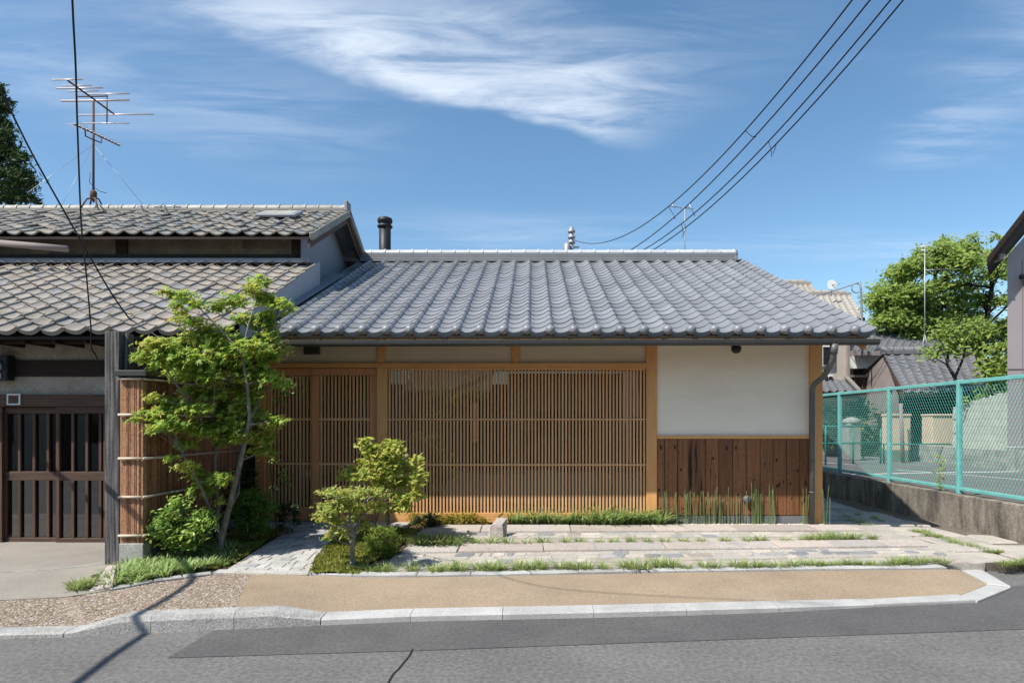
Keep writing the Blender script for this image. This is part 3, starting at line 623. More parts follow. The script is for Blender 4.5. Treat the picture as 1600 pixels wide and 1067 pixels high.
# sheet-metal valley on the left, lying over the tiles
def slope_plate(name, mat_, parent, pts, th=.012):
    vs = pts+[(x, y, z-th) for x, y, z in pts]; n = len(pts)
    return MB().add(vs, [tuple(range(n)), tuple(range(2*n-1, n-1, -1))]+[(i, n+i, n+(i+1) % n, (i+1) % n) for i in range(n)]).build(name, mat_, parent)
zr = lambda D: 2.765+.425*(D-8.15)
slope_plate('valley_flashing', mt['flash'], roof_p, [(-3.66, 8.35, zr(8.35)+.085), (-3.42, 8.35, zr(8.35)+.075), (-3.36, 11.5, zr(11.5)+.075), (-3.66, 11.6, zr(11.6)+.09)])
# rafters and eave board
i = 0; x = -3.55
while x < 4.3:
    p = .425; z0 = 2.685; y0, y1 = 8.20, 9.12
    MB().add([(x-.022,y0,z0-.052),(x+.022,y0,z0-.052),(x+.022,y0,z0),(x-.022,y0,z0),(x-.022,y1,z0-.052+p*.92),(x+.022,y1,z0-.052+p*.92),(x+.022,y1,z0+p*.92),(x-.022,y1,z0+p*.92)],
             [(0,1,2,3),(4,7,6,5),(0,4,5,1),(1,5,6,2),(2,6,7,3),(3,7,4,0)]).build('rafter', mt['rafter'], house); x += .404
MB().bbox(-3.6, 4.30, 8.215, 8.235, 2.68, 2.73, .003).build('eave_board', mt['rafter'], house)
slope_plate('barge_board', mt['cedar_h'], house, [(4.24, 8.2, 2.69), (4.28, 8.2, 2.69), (4.28, 13.36, 2.69+.425*5.16), (4.24, 13.36, 2.69+.425*5.16)], .16)
# plaster walls
w = house
def pl(x0, x1, z0, z1, m_=mt['plaster'], y0=FD+.045, y1=FD+.14): return MB().box(x0, x1, y0, y1, z0, z1).build('plaster_panel', m_, w)
pA0, pA1 = fx(588.5), fx(605); pB0, pB1 = fx(1010), fx(1026.5); pC0, pC1 = fx(1266), XR
zl0, zl1 = fz(574.5), fz(567)
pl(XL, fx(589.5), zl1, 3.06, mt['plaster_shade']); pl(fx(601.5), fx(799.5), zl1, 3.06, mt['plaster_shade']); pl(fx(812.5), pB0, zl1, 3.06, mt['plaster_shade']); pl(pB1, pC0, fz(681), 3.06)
bx('post', mt['cedar'], w, pA0, pA1, FD, FD+.13, .16, zl0); bx('strut', mt['cedar'], w, fx(589.5), fx(601.5), FD+.012, FD+.13, zl1, 3.07)
bx('strut', mt['cedar'], w, fx(799.5), fx(812.5), FD+.012, FD+.13, zl1, 3.07)
bx('post', mt['cedar'], w, pB0, pB1, FD, FD+.13, .17, 3.07); bx('post', mt['cedar'], w, pC0, pC1, FD-.01, FD+.14, .17, 3.07)
bx('post', mt['door_wood'], w, fx(398), fx(413), FD+.01, FD+.13, .19, zl0)
bx('lintel', mt['cedar_h'], w, XL, pB0-.002, FD-.008, FD+.13, zl0+.002, zl1)
bx('rail', mt['cedar_h'], w, pB1+.002, pC0-.002, FD+.01, FD+.12, fz(685.5), fz(680))
MB().box(pB1, pC0, FD+.06, FD+.13, fz(808), fz(685.5)).build('board_backing', mt['darkwood'], w)
bb = [1026.5,1039,1059.6,1081,1103.6,1124,1145.6,1167,1188.7,1209.4,1230,1251,1266]
for a, b in zip(bb[:-1], bb[1:]):
    d = random.uniform(0, .005)
    bd = MB().bbox(fx(a)+.0035, fx(b)-.0035, FD+.028-d, FD+.055, fz(805), fz(686), .004).build('cladding_board', mt['char'], w)
    for k in range(random.choice([1,2,2,3,4])):
        kx = random.uniform(fx(a)+.03, fx(b)-.03); kz = random.uniform(fz(800), fz(690)); kr = random.uniform(.006, .016); ks = random.uniform(1.2, 2.6)
        MB().add([(kx+kr*math.cos(t*math.pi/4), FD+.0265-d, kz+kr*ks*math.sin(t*math.pi/4)) for t in range(8)], [tuple(range(8))]).build('knot', mt['knot'], bd)
MB().box(pA0, XR-.02, FD+.03, FD+.16, .0, fz(806)).build('foundation', mt['foundation'], w)
MB().box(XL, XL+.12, FD+.15, 17.6, .0, 2.98).build('side_wall', mt['plaster'], w)
MB().box(XR-.12, XR, FD+.15, 17.6, .0, 2.98).build('side_wall', mt['plaster'], w)
for sx in (XL, XR-.1):
    MB().add([(sx,9.2,2.98),(sx+.1,9.2,2.98),(sx+.1,13.36,4.8),(sx,13.36,4.8),(sx,17.5,2.98),(sx+.1,17.5,2.98)], [(0,3,4),(1,5,2),(0,1,2,3),(3,2,5,4),(0,4,5,1)]).build('gable_wall', mt['plaster'], w)
MB().box(XL+.12, XR-.12, 17.45, 17.6, 0, 2.98).build('back_wall', mt['plaster'], w)
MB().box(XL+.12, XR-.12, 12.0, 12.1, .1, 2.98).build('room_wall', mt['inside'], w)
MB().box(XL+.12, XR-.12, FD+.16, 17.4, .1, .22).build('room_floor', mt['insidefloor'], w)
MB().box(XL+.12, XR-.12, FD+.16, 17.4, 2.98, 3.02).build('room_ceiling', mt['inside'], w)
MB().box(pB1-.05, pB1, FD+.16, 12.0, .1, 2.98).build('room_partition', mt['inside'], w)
bl = MB().box(fx(792,9.5), fx(928,9.5), 9.5, 9.51, fz(671,9.5), fz(588,9.5)).build('bamboo_blind', mt['blind'], w)
for k in range(14): MB().box(fx(792,9.5), fx(928,9.5), 9.494, 9.4995, fz(671-k*6,9.5), fz(667-k*6,9.5)).build('blind_strip', mt['blind'], bl)
# lattice screen
scr = bx('lattice_screen', mt['cedar_h'], w, pA1+.002, pB0-.002, FD+.01, FD+.10, .185, fz(801), .004)
bx('screen_head', mt['cedar_h'], scr, pA1+.002, pB0-.002, FD+.02, FD+.07, fz(577.5), zl0)
n = 76; xs = np.linspace(pA1+.028, pB0-.028, n)
me = None
for x in xs:
    if me is None:
        o = MB().bbox(x-.0125, x+.0125, FD+.020, FD+.048, fz(801), fz(577.5), .002).build('slat', mt['slat'], scr); me = o.data; o0 = WL[o.name]
    else: place(bpy.data.objects.new('slat', me), scr, (x, o0[1], o0[2]))
for py in (655, 726): bx('screen_rail', mt['slat'], scr, pA1+.002, pB0-.002, FD+.012, FD+.034, fz(py+1.25), fz(py-1.25), .002)
MB().box(pA1, pB0, FD+.053, FD+.057, .2, zl0).build('window_pane', mt['glass'], w)
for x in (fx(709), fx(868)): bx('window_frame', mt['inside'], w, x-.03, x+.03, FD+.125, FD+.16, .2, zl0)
MB().bbox(fx(738), fx(746), FD+.0485, FD+.0525, fz(690), fz(629), .001).build('reflection_strip', mt['cedar'], w)  # added wood strip standing in for a bright reflection behind the lattice
# sliding doors
def slide_door(x0, x1, y, left_stile, right_stile):
    d = bx('door', mt['door_wood'], w, x0, x1, y, y+.035, .205, fz(792), .003)
    bx('door_head', mt['door_wood'], d, x0, x1, y, y+.035, fz(586), zl0-.005, .003)
    bx('stile', mt['door_wood'], d, x0, x0+left_stile, y-.003, y+.036, fz(791.5), fz(586.5), .003); bx('stile', mt['door_wood'], d, x1-right_stile, x1, y-.003, y+.036, fz(791.5), fz(586.5), .003)
    a, b = x0+left_stile, x1-right_stile; k = int((b-a)/.0485); me_ = None
    for t in range(k):
        x = a+(t+.5)*(b-a)/k
        if me_ is None:
            o = MB().bbox(x-.0125, x+.0125, y+.006, y+.03, fz(791.5), fz(586.5), .002).build('slat', mt['slat'], d); me_ = o.data; l0 = WL[o.name]
        else: place(bpy.data.objects.new('slat', me_), d, (x, l0[1], l0[2]))
    for py in (655, 725): bx('door_rail', mt['slat'], d, a, b, y-.001, y+.02, fz(py+1.7), fz(py-1.7), .002)
    MB().box(a, b, y+.032, y+.036, fz(791), fz(587)).build('door_pane', mt['glass'], d)
slide_door(fx(414), fx(497.5), FD+.075, .03, .108); slide_door(fx(486), fx(588), FD+.035, .105, .105)
bx('threshold', mt['foundation'], w, fx(398), pA0, FD+.005, FD+.14, .1, .203)
# gutter with brackets, downpipe
mb = MB(); gx0, gx1 = -3.92, 4.41; pr = []
for k in range(9): a = math.pi*k/8; pr.append((8.16-.05*math.cos(a), 2.645-.072*math.sin(a)**.6 if 0 < k < 8 else 2.645))
vs = [(x, y, z+dz) for x, dz in ((gx0, -.012), (gx1, .012)) for y, z in pr]; vs2 = [(x, y+(.004 if k < 4 else -.004 if k > 4 else 0), z+dz+.004) for x, dz in ((gx0, -.012), (gx1, .012)) for k, (y, z) in enumerate(pr)]
mb.add(vs+vs2, [(k, k+1, 10+k, 9+k) for k in range(8)]+[(18+k, 27+k, 28+k, 19+k) for k in range(8)]+[tuple(range(9)), tuple(range(9, 18)), (0, 9, 27, 18), (8, 26, 35, 17)], False)
gut = mb.build('gutter', mt['gutter'], w)
for k in range(11): bx('gutter_bracket', mt['gutter'], gut, -3.5+k*.78, -3.49+k*.78, 8.115, 8.26, 2.648, 2.66, .001)
dp = MB().tube([(3.845,8.16,2.60),(3.845,8.16,2.50),(3.845,8.19,2.40),(3.87,8.5,2.21),(3.90,8.86,2.13),(3.905,8.93,2.06),(3.905,8.94,1.9),(3.905,8.94,.15)], .038, 12).build('downpipe', mt['pipe'], w)
MB().tube([(3.845,8.16,2.60),(3.845,8.16,2.47)], .052, 12, r2=.042).build('pipe_outlet', mt['pipe'], dp)
for z in (1.05, .62, 1.75): MB().tube([(3.905,8.94,z),(3.905,8.94,z+.02)], .042, 12).build('pipe_clip', mt['pipe'], dp)
# small fittings
vb = bx('vent_box', mt['olive'], w, fx(475), fx(499), FD-.02, FD+.06, fz(553.5), fz(540), .004)
for k in range(4): bx('louvre', mt['olive'], vb, fx(477), fx(497), FD-.028, FD-.018, fz(551-k*3.2), fz(549.6-k*3.2), .001)
cp = W(1151.5, 541, 8.9); MB().lathe((cp[0], 8.93, cp[2]+.02), [(.02,-.115),(.05,-.10),(.068,-.07),(.07,-.04),(.055,0)], 14, 'z').build('eave_lamp', mt['black'], w)
bx('lamp_arm', mt['black'], w, cp[0]-.02, cp[0]+.02, 8.93, FD+.05, cp[2]+.02, cp[2]+.05, .003)
vh = W(1167, 780, FD); MB().lathe((vh[0], FD+.03, vh[2]), [(.055,-.004),(.058,-.04),(.046,-.066),(.015,-.072)], 14, 'y').build('vent_hood', mt['pipe'], w)
fl = MB().tube([(fx(601.5,13.95),13.95,4.3),(fx(601.5,13.95),13.95,6.02)], .128, 16).build('flue', mt['black'], w)
fxx = fx(601.5,13.95)
MB().lathe((fxx,13.95,5.85), [(.128,-.02),(.165,.0),(.165,.03),(.13,.05),(.13,.09),(.158,.10),(.165,.14),(.15,.19),(.09,.215)], 16).build('flue_cap', mt['black'], fl)
MB().lathe((fxx,13.95,5.13), [(.129,-.02),(.14,0),(.129,.03)], 16).build('flue_collar', mt['black'], fl)

# ================================================================== the old house on the left
OD = 8.0
old = empty('old_house', (-7, 11, 0), 'old house with weathered brown tiles on two roofs and brown lattice doors', 'house')
lr = deck('lower_roof', mt['darkwood'], old, -9.0, -3.54, 7.45, 10.6, 2.60, .5, .035)
tile_roof(lr, -3.515-20*.27, 20, .27, 7.4, 2.665, .5, 14, .236, mt['oldtile'], mt['oldtile'], 14, 1.1, .05, 0, jit=.016, prof=PROF_OLD, th=THK)
ur = deck('upper_roof', mt['darkwood'], old, -10.6, -3.56, 10.22, 12.3, 4.56, .5, .035)
tile_roof(ur, -3.52-26*.27, 26, .27, 10.2, 4.615, .5, 10, .236, mt['oldtile2'], mat('grey_tile_field', (.25,.235,.2), (.19,.18,.16), 7, lo=.45, hi=.8, rough=.65, spec=.35, rand=.15, cols=OLDC2, isl=True, speck=(50,.2)), 0, 1.1, .05, 0, jit=.016, prof=PROF_OLD, th=THK)
back_slope('back_slope', mt['oldtile2'], ur, -10.6, -3.52, 12.3, 14.4, 5.62, 4.57)
ridge(ur, -10.6, fx(541,12.3), 12.3, 5.60, 2, .045, .085, .25, mt['oldtile2'])
re = fx(541,12.3); MB().bbox(re-.01, re+.06, 12.18, 12.42, 5.56, 5.83, .015).build('ridge_end_tile', mt['oldtile2'], ur)
# verge tiles of the upper roof and its barge boards
a = math.atan(.5)
for sgn in (1, -1):
    for k in range(10):
        y = 12.3-sgn*(12.3-10.2)*(1-k/10); z = 5.65-.5*abs(12.3-y)
        o = MB().bbox(-3.56, -3.49, -.13, .13, -.09, .03, .01).build('verge_tile', mt['oldtile2'], ur, origin=(-3.525, 0, 0)); o.location = (o.location[0], y+sgn*.11-WL[ur.name][1], z+.055-WL[ur.name][2]); o.rotation_euler = (sgn*a, 0, 0)
    e = 12.3-sgn*2.05
    slope_plate('barge_board', mt['oldwood_h'], old, [(-3.60, e, 4.53), (-3.565, e, 4.53), (-3.565, 12.3, 5.56), (-3.60, 12.3, 5.56)], .14)
# walls
ow = old
MB().box(-10.4, -3.92, 10.6, 10.75, 4.0, 4.72).build('upper_wall', mt['stainplaster'], ow)
for px in (190, 465): bx('upper_post', mt['darkwood'], ow, fx(px-9,10.58), fx(px+4 if px > 300 else px+9,10.58), 10.57, 10.62, 4.02, 4.75)
bx('upper_sill', mt['darkwood'], ow, -10.4, -3.9, 10.5, 10.6, 4.264, 4.36)
fl_ = bx('roof_flashing', mt['flash'], ow, -10.4, -3.62, 10.37, 10.6, 4.195, 4.262, .004)
for k in range(24):
    x = -3.7-k*.27; MB().tube([(x-.1,10.34,4.135),(x-.05,10.33,4.175),(x,10.33,4.19),(x+.05,10.33,4.175),(x+.1,10.34,4.135)], .026, 6).build('cover_tile', mt['black'], fl_)  # cover tiles coloured black for the dark tile shadows under the flashing
MB().add([(-3.92,10.62,3.2),(-3.92,14.0,3.2),(-3.92,14.0,4.70),(-3.92,12.3,5.53),(-3.92,10.62,4.71),(-4.05,10.76,3.2),(-4.05,14.0,3.2),(-4.05,14.0,4.70),(-4.05,12.3,5.53),(-4.05,10.76,4.75)], [(0,1,2,3,4),(9,8,7,6,5),(0,5,6,1),(0,4,9,5)]).build('gable_wall', mt['bluewall'], ow)
# sheet metal cheek beside the lower roof
vs = [(-3.53, 7.7, 2.55), (-3.53, 10.6, 3.70), (-3.53, 10.6, 4.27), (-3.53, 7.7, 2.83)]
slope_plate('cheek_sheet', mt['bluewall'], ow, vs); MB().add(vs+[(x+.012, y, z) for x, y, z in vs], [(0,1,2,3),(4,7,6,5),(0,4,5,1),(1,5,6,2),(2,6,7,3),(3,7,4,0)]).build('cheek_sheet', mt['bluewall'], ow)
MB().tube([W(0,380,9.9), W(105,389,9.9)], .05, 10).build('old_gutter', mt['browngrey'], ow)
# street wall
oz = lambda py: E-(py-660)*OD/1000
ox = lambda px: (px-832)*OD/1000
MB().box(-10, -4.2, OD+.05, OD+.2, oz(616), oz(588)).build('plaster_band', mt['roughplaster'], ow); MB().box(-10, -4.2, OD+.05, OD+.2, oz(562), 3.0).build('plaster_band', mt['roughplaster'], ow)
bx('beam', mt['darkwood'], ow, -10, -4.2, OD+.02, OD+.2, oz(587.8), oz(562.2)); bx('beam', mt['darkwood'], ow, -10, -4.2, 7.62, 7.72, 2.545, 2.585); bx('eave_beam', mt['darkwood'], ow, -10, -3.7, 7.75, 7.85, 2.60, 2.68)
bx('lintel', mt['oldwood_h'], ow, -10, -4.2, OD, OD+.2, oz(635), oz(616.2))
for k in range(14): bx('rafter', mt['darkwood'], ow, -8.6+k*.37, -8.555+k*.37, 7.5, 8.0, 2.53, 2.58)
MB().box(-4.9, -4.2, OD+.05, OD+.2, .05, oz(636)).build('side_panel', mt['darkwood'], ow)
MB().box(-10.2, -4.2, 10.2, 10.3, .05, 2.3).build('back_wall', mt['inside'], ow); MB().box(-10.2, -4.2, OD+.2, 10.3, 2.3, 2.35).build('ceiling', mt['inside'], ow); MB().box(-4.3, -4.2, OD+.2, 14, .05, 2.85).build('side_wall', mt['roughplaster'], ow); MB().box(-10.2, -4.2, OD+.05, 10.3, .03, .10).build('floor', mt['inside'], ow)
MB().box(-10.4, -10.2, OD, 14, 0, 4.6).build('side_wall', mt['roughplaster'], ow); MB().box(-10.2, -4.0, 13.9, 14.0, 0, 4.6).build('back_wall', mt['roughplaster'], ow)
bx('sill', mt['oldwood_h'], ow, -10, -4.9, OD+.0, OD+.15, .06, oz(855))
def old_door(x0, x1, y, slx):
    d = bx('door', mt['oldwood_h'], ow, x0, x1, y, y+.035, oz(854.5), oz(841), .004)
    bx('door_head', mt['oldwood_h'], d, x0, x1, y, y+.035, oz(646), oz(635.5), .004); bx('middle_rail', mt['oldwood_h'], d, x0+.03, x1-.03, y+.002, y+.034, oz(751), oz(737), .004)
    for s in (x0, x1-.045): bx('stile', mt['oldwood'], d, s, s+.045, y-.002, y+.037, oz(841), oz(646), .004)
    for s in slx:
        bx('slat', mt['oldwood'], d, s-.017, s+.017, y+.003, y+.03, oz(736.8), oz(646.2), .003); bx('slat', mt['oldwood'], d, s-.017, s+.017, y+.003, y+.03, oz(840.8), oz(751.2), .003)
    MB().box(x0+.03, x1-.03, y+.036, y+.040, oz(840), oz(647)).build('door_pane', mt['oldglass'], d)
old_door(ox(-2), ox(91), OD+.055, [ox(p) for p in (24,47,69)]); old_door(ox(86), ox(166), OD+.012, [ox(p) for p in (112,134,155)]); old_door(ox(-92), ox(2), OD+.012, [ox(p) for p in (-68,-45,-23)])
mtr = bx('electric_meter', mt['black'], ow, ox(-6), ox(22), OD-.11, OD+.02, oz(595), oz(556), .01)
MB().lathe((ox(7),OD-.112,oz(573)), [(.001,-.045),(.06,-.045),(.075,-.03),(.078,0)], 14, 'y').build('meter_glass', mt['steel'], mtr); bx('meter_plate', mt['steel'], mtr, ox(0), ox(14), OD-.125, OD-.111, oz(592), oz(584), .003)
npz = (oz(632.5), oz(615.5)); npx = (ox(12.5), ox(33)); np_ = MB()
for (a0, a1, b0, b1) in ((npx[0],npx[1],npz[0],npz[0]+.016),(npx[0],npx[1],npz[1]-.016,npz[1]),(npx[0],npx[0]+.016,npz[0]+.0162,npz[1]-.0162),(npx[1]-.016,npx[1],npz[0]+.0162,npz[1]-.0162)): np_.box(a0, a1, OD-.02, OD-.002, b0, b1)
npo = np_.build('name_plate', mt['white'], ow); MB().box(npx[0]+.016, npx[1]-.016, OD-.012, OD-.004, npz[0]+.016, npz[1]-.016).build('name_plate_field', mt['oldwood_h'], npo)
# weathered gate post
bX0_ = fx(187.5, 6.8)
gpst = empty('gate_post', (fx(174.5,6.8), 6.85, .08), 'tall weathered grey timber post beside the old lattice doors', 'post')
bx('post_shaft', mt['greypost'], gpst, fx(163,6.8), bX0_-.006, 6.80, 6.95, .06, E+.97, .008); bx('post_brace', mt['greypost'], gpst, bX0_, bX0_+.05, 6.87, 6.96, 2.16, E+.95, .005)
# cedar bark fence
bfD = 6.80; bX0, bX1 = bX0_, fx(224, bfD)
bf = empty('bark_fence', (-4.2, 7.4, .08), 'reddish cedar bark fence with bamboo rails turning a corner', 'fence')
def bark(along, a0, a1, fixed, z0, z1, name):
    mb = MB(); t = a0
    while t < a1-.004:
        l = min(random.uniform(.007, .026), a1-t); d = random.uniform(0, .011); y = fixed-d
        if along == 'x': mb.box(t, t+l-.0006, y, fixed+.03, z0, z1)
        else: mb.box(fixed+d-.04, fixed+d, t, t+l-.0006, z0, z1)
        t += l
    return mb.build(name, mt['bark'], bf)
bz = lambda py: E-(py-660)*bfD/1000
bark('x', bX0, bX1-.03, bfD, .32, bz(590), 'bark_panel'); bark('y', bfD+.0, 9.0, bX1-.01, .32, bz(590)-.03, 'bark_panel')
for py in (592, 648, 716, 776, 836):
    z = bz(py); MB().tube([(bX0,bfD-.028,z),(bX1+.0,bfD-.028,z)], .014, 8).build('bamboo_rail', mt['bamboo'], bf); MB().tube([(bX1+.02,bfD-.03,z),(bX1+.02,9.0,z-.01)], .013, 8).build('bamboo_rail', mt['bamboo'], bf)
MB().box(bX0+.02, bX1-.05, bfD+.05, bfD+.12, .3, bz(590)).build('fence_core', mt['darkwood'], bf); MB().box(bX1-.12, bX1-.055, bfD+.121, 9.0, .3, bz(592)).build('fence_core', mt['darkwood'], bf)
bx('cap', mt['gutter'], bf, bX0-.02, bX1+.07, bfD-.07, bfD+.15, bz(583.5)-.03, bz(579), .006); bx('cap', mt['gutter'], bf, bX1-.17, bX1+.07, bfD+.152, 9.0, bz(583.5)-.03, bz(579), .006)
MB().bbox(bX0, bX1+.01, bfD-.02, bfD+.12, .0, .319, .006).build('concrete_base', mt['kerb_old'], bf); MB().bbox(bX1-.14, bX1+.005, bfD+.122, 9.0, .0, .319, .006).build('concrete_base', mt['foundation'], bf)
# ================================================================== turquoise fence on its retaining wall
XF = 6.27
wt = lambda D: E-1.04
rw = empty('retaining_wall', (XF, 10, 0), 'stained concrete retaining wall under the turquoise mesh fence, with a drain hole', 'wall')
MB().bbox(XF-.12, XF+.15, 5.2, 17.5, -.05, wt(0), .012).build('wall_body', mt['wallconc'], rw)
hp = (11.35*1.0, E-1.24); MB().lathe((XF-.125, hp[0], hp[1]), [(.045,0),(.055,-.012),(.035,-.012),(.033,.02)], 14, 'x').build('drain_pipe', mt['stonebase'], rw); MB().lathe((XF-.128, hp[0], hp[1]), [(.001,-.002),(.034,-.002)], 12, 'x').build('drain_hole', mt['crack'], rw)
fe = empty('mesh_fence', (XF, 10, wt(0)), 'turquoise steel mesh fence with square posts along the alley wall', 'fence')
posts = [5.8,7.6,9.40,11.24,13.06,14.86,16.66]; zb, zt = wt(0), E+.615
for D in posts: bx('post', mt['teal'], fe, XF-.032, XF+.032, D-.032, D+.032, zb-.02, zt+.01, .006)
for a, b in zip(posts[:-1], posts[1:]):
    bx('top_rail', mt['teal'], fe, XF-.024, XF+.024, a+.034, b-.034, zt-.055, zt, .006); bx('bottom_rail', mt['teal'], fe, XF-.024, XF+.024, a+.034, b-.034, zb+.045, zb+.095, .006)
    mb = MB(); y0, y1, z0, z1 = a+.035, b-.035, zb+.10, zt-.06; p = .062; sl = 1.55; H = z1-z0; r = .0022
    for sg in (1, -1):
        k0 = y0-H/sl
        while k0 < y1:
            pa, pb = (k0, 0.), (k0+H/sl, H); t0 = max(0, (y0-pa[0])/(H/sl)); t1 = min(1, (y1-pa[0])/(H/sl))
            if t1 > t0:
                za, zb_ = z0+H*t0, z0+H*t1
                if sg < 0: za, zb_ = z1-H*t0, z1-H*t1
                ya, yb = pa[0]+H/sl*t0, pa[0]+H/sl*t1; x = XF+.003*sg
                mb.add([(x-r,ya,za),(x+r,ya-r,za),(x+r,ya+r,za),(x-r,yb,zb_),(x+r,yb-r,zb_),(x+r,yb+r,zb_)], [(0,1,4,3),(1,2,5,4),(2,0,3,5)])
            k0 += p
    mb.build('wire_panel', mt['wire'], fe, recalc=False)
# ================================================================== beyond the fence
def far_roof(name, mat_, parent, X0, X1, D0, D1, z0, z1, w, rows, X0t=None, X1t=None):
    """pan-tile slope far off: waves across, steps up the slope, one mesh"""
    X0t = X0 if X0t is None else X0t; X1t = X1 if X1t is None else X1t
    n = max(2, int(round((X1-X0)/w))); us = [0,.2,.4,.6,.75,.87,.95]; hs = [0,-.02,-.03,-.02,.01,.035,.02]
    ts = []
    for r in range(rows): ts += [(r/rows, .022), ((r+1)/rows-.001, 0)]
    V = []; U = [(c+u)/n for c in range(n) for u in us]+[1.0]; Hh = [h for c in range(n) for h in hs]+[0]
    for t, lift in ts:
        for u, h in zip(U, Hh): V.append((lerp(lerp(X0, X1, u), lerp(X0t, X1t, u), t), lerp(D0, D1, t), lerp(z0, z1, t)+h+lift))
    k = len(U); F = [[i*k+j, i*k+j+1, (i+1)*k+j+1, (i+1)*k+j] for i in range(len(ts)-1) for j in range(k-1)]
    o = np_mesh(name, V, F, mat_, parent, False)
    MB().add([(X0,D0,z0-.02),(X1,D0,z0-.02),(X1t,D1,z1-.05),(X0t,D1,z1-.05),(X0,D0,z0-.12),(X1,D0,z0-.12),(X1t,D1,z1-.15),(X0t,D1,z1-.15)], [(0,1,2,3),(4,7,6,5),(0,4,5,1),(1,5,6,2),(2,6,7,3),(3,7,4,0)]).build('roof_boarding', mt['darkwood'], parent)
    return o
def far_ridge(parent, X0, X1, D, z, m_, r=.11):
    o = MB().bbox(X0, X1, D-.12, D+.12, z-.02, z+.12, .01).build('ridge_course', m_, parent); l = .35; n = int((X1-X0)/l)
    for k in range(n): MB().tube([(X0+k*l,D,z+.14),(X0+k*l+l*.82,D,z+.14),(X0+k*l+l*.82,D,z+.14),(X0+k*l+l*.97,D,z+.14)], [r,r,r*1.2,r*1.2], 8).build('ridge_tile', m_, parent)
def pX(px, D): return (px-832)*D/1000
def pZ(py, D): return E-(py-660)*D/1000
# gate house with grey tiled roof
D = 20.0
gh = empty('gate_house', (pX(1450,D), D, .5), 'single storey gate house with grey tiled roof behind the turquoise fence, cream pillars in front', 'house')
gr_ = far_roof('roof', mt['fartile'], gh, pX(1412,18.6), pX(1545,18.6), 18.6, 21.6, pZ(613,18.6), pZ(553,21.6), .27, 12, pX(1380,21.6), pX(1522,21.6))
far_ridge(gr_, pX(1378,21.6), pX(1521,21.6), 21.6, pZ(553,21.6), mt['fartile'], .10)
back_slope('back_slope', mt['fartile'], gr_, pX(1380,21.6), pX(1522,21.6), 21.6, 25, pZ(553,21.6), 2.6)
gw = MB().add([(pX(1392,19),19.4,.5),(pX(1386,21.6),24.5,.5),(pX(1386,21.6),24.5,2.6),(pX(1381,21.6),21.6,pZ(556,21.6)),(pX(1404,19),19.0,pZ(618,19)),(pX(1404,19),19.0,.5)], [(5,1,2,3,4)]).build('gable_wall', mt['browngrey'], gh, recalc=False)
MB().box(pX(1404,19.4), pX(1424,19.4), 19.4, 19.6, .5, pZ(618,19.4)).build('front_wall', mt['darkwood'], gh); MB().box(pX(1390,21), pX(1530,21), 20.9, 21.1, .5, 2.9).build('back_wall', mt['darkwood'], gh)
MB().box(pX(1404,19.4), pX(1535,19.4), 19.4, 19.55, pZ(640,19.4), pZ(622,19.4)).build('front_beam', mt['darkwood'], gh)
for k in range(16):
    x = pX(1424,20.2)+k*.13; bx('door_slat', mt['oldwood'], gh, x, x+.05, 20.2, 20.25, .5, 1.4, .004)
slope_plate('barge_board', mt['oldwood_h'], gh, [(pX(1411,18.6),18.6,pZ(615,18.6)),(pX(1411,18.6)+.03,18.6,pZ(615,18.6)),(pX(1380,21.6)+.03,21.6,pZ(556,21.6)),(pX(1380,21.6),21.6,pZ(556,21.6))], .2)
for a, b, lab in ((1393,1423,'cream rendered gate pillar with a capstone, left of the dark opening'), (1457,1491,'cream rendered gate pillar with a capstone, right of the dark opening')):
    D = 18.0; gp_ = empty('gate_pillar', (pX((a+b)/2,D), D, .5), lab, 'pillar')
    bx('shaft', mt['cream'], gp_, pX(a,D), pX(b,D), D, D+.5, .82, pZ(650,D), .01); bx('capstone', mt['cream'], gp_, pX(a-1,D), pX(b+1,D), D-.03, D+.53, pZ(650,D), pZ(646.5,D), .01); bx('foot', mt['greenbase'], gp_, pX(a-.6,D), pX(b+.6,D), D-.015, D+.515, .49, .818, .01)
po = empty('thin_pole', (pX(1409,17.6), 17.6, .5), 'thin brown wooden pole leaning before the left gate pillar', 'pole'); MB().tube([(pX(1411,17.6),17.6,.45),(pX(1408,17.6),17.62,pZ(630,17.6))], .05, 8).build('pole_shaft', mt['browngrey'], po)
# block wall and its rubble base
bwal = empty('block_wall', (12, 17, .5), 'pale concrete block wall stepping up beside the mauve building', 'wall')
a, b = W(1488,700,17.5), W(1580,697,15.2); dv = Vector((b[0]-a[0], b[1]-a[1], 0)); Lw = dv.length; dv.normalize(); nv = Vector((dv.y, -dv.x, 0)); ang = math.atan2(dv.y, dv.x)
me = shape_obj(MB().bbox(.001, .389, 0, .12, .0015, .1885, .004), 'block', mt['block']); nb = int(Lw/.39)
for r in range(9):
    for k in range(nb+1):
        x = k*.39-(.195 if r % 2 else 0); ztop = ip(x, [(0, pZ(633,17.5)), (Lw, pZ(609,15.2))])
        zz = .93+r*.19
        if x < -.1 or zz+.03 > ztop: continue
        mb_ = me if zz+.186 < ztop-.01 else shape_obj(MB().prism([(.004,0,max(.02,ztop-zz-.012)),(.386,0,min(.19,ztop-zz+.0)),(.386,.12,min(.19,ztop-zz)),(.004,.12,max(.02,ztop-zz-.012))], .004, .1), 'block', mt['block'])
        o = bpy.data.objects.new('block', mb_); place(o, bwal, (a[0]+dv.x*x, a[1]+dv.y*x, zz)); o.rotation_euler = (0, 0, ang)
MB().add([(a[0]+dv.x*x-nv.x*s, a[1]+dv.y*x-nv.y*s, z) for x, z in ((0,.5),(Lw,.5),(Lw,pZ(611,15.2)),(0,pZ(636,17.5))) for s in (.02,.10)], [(0,2,4,6),(1,7,5,3)]).build('wall_core', mt['block'], bwal)
rub = empty('rubble_base', (12, 16.5, .5), 'low grey rubble stone base along the road below the block wall', 'wall')
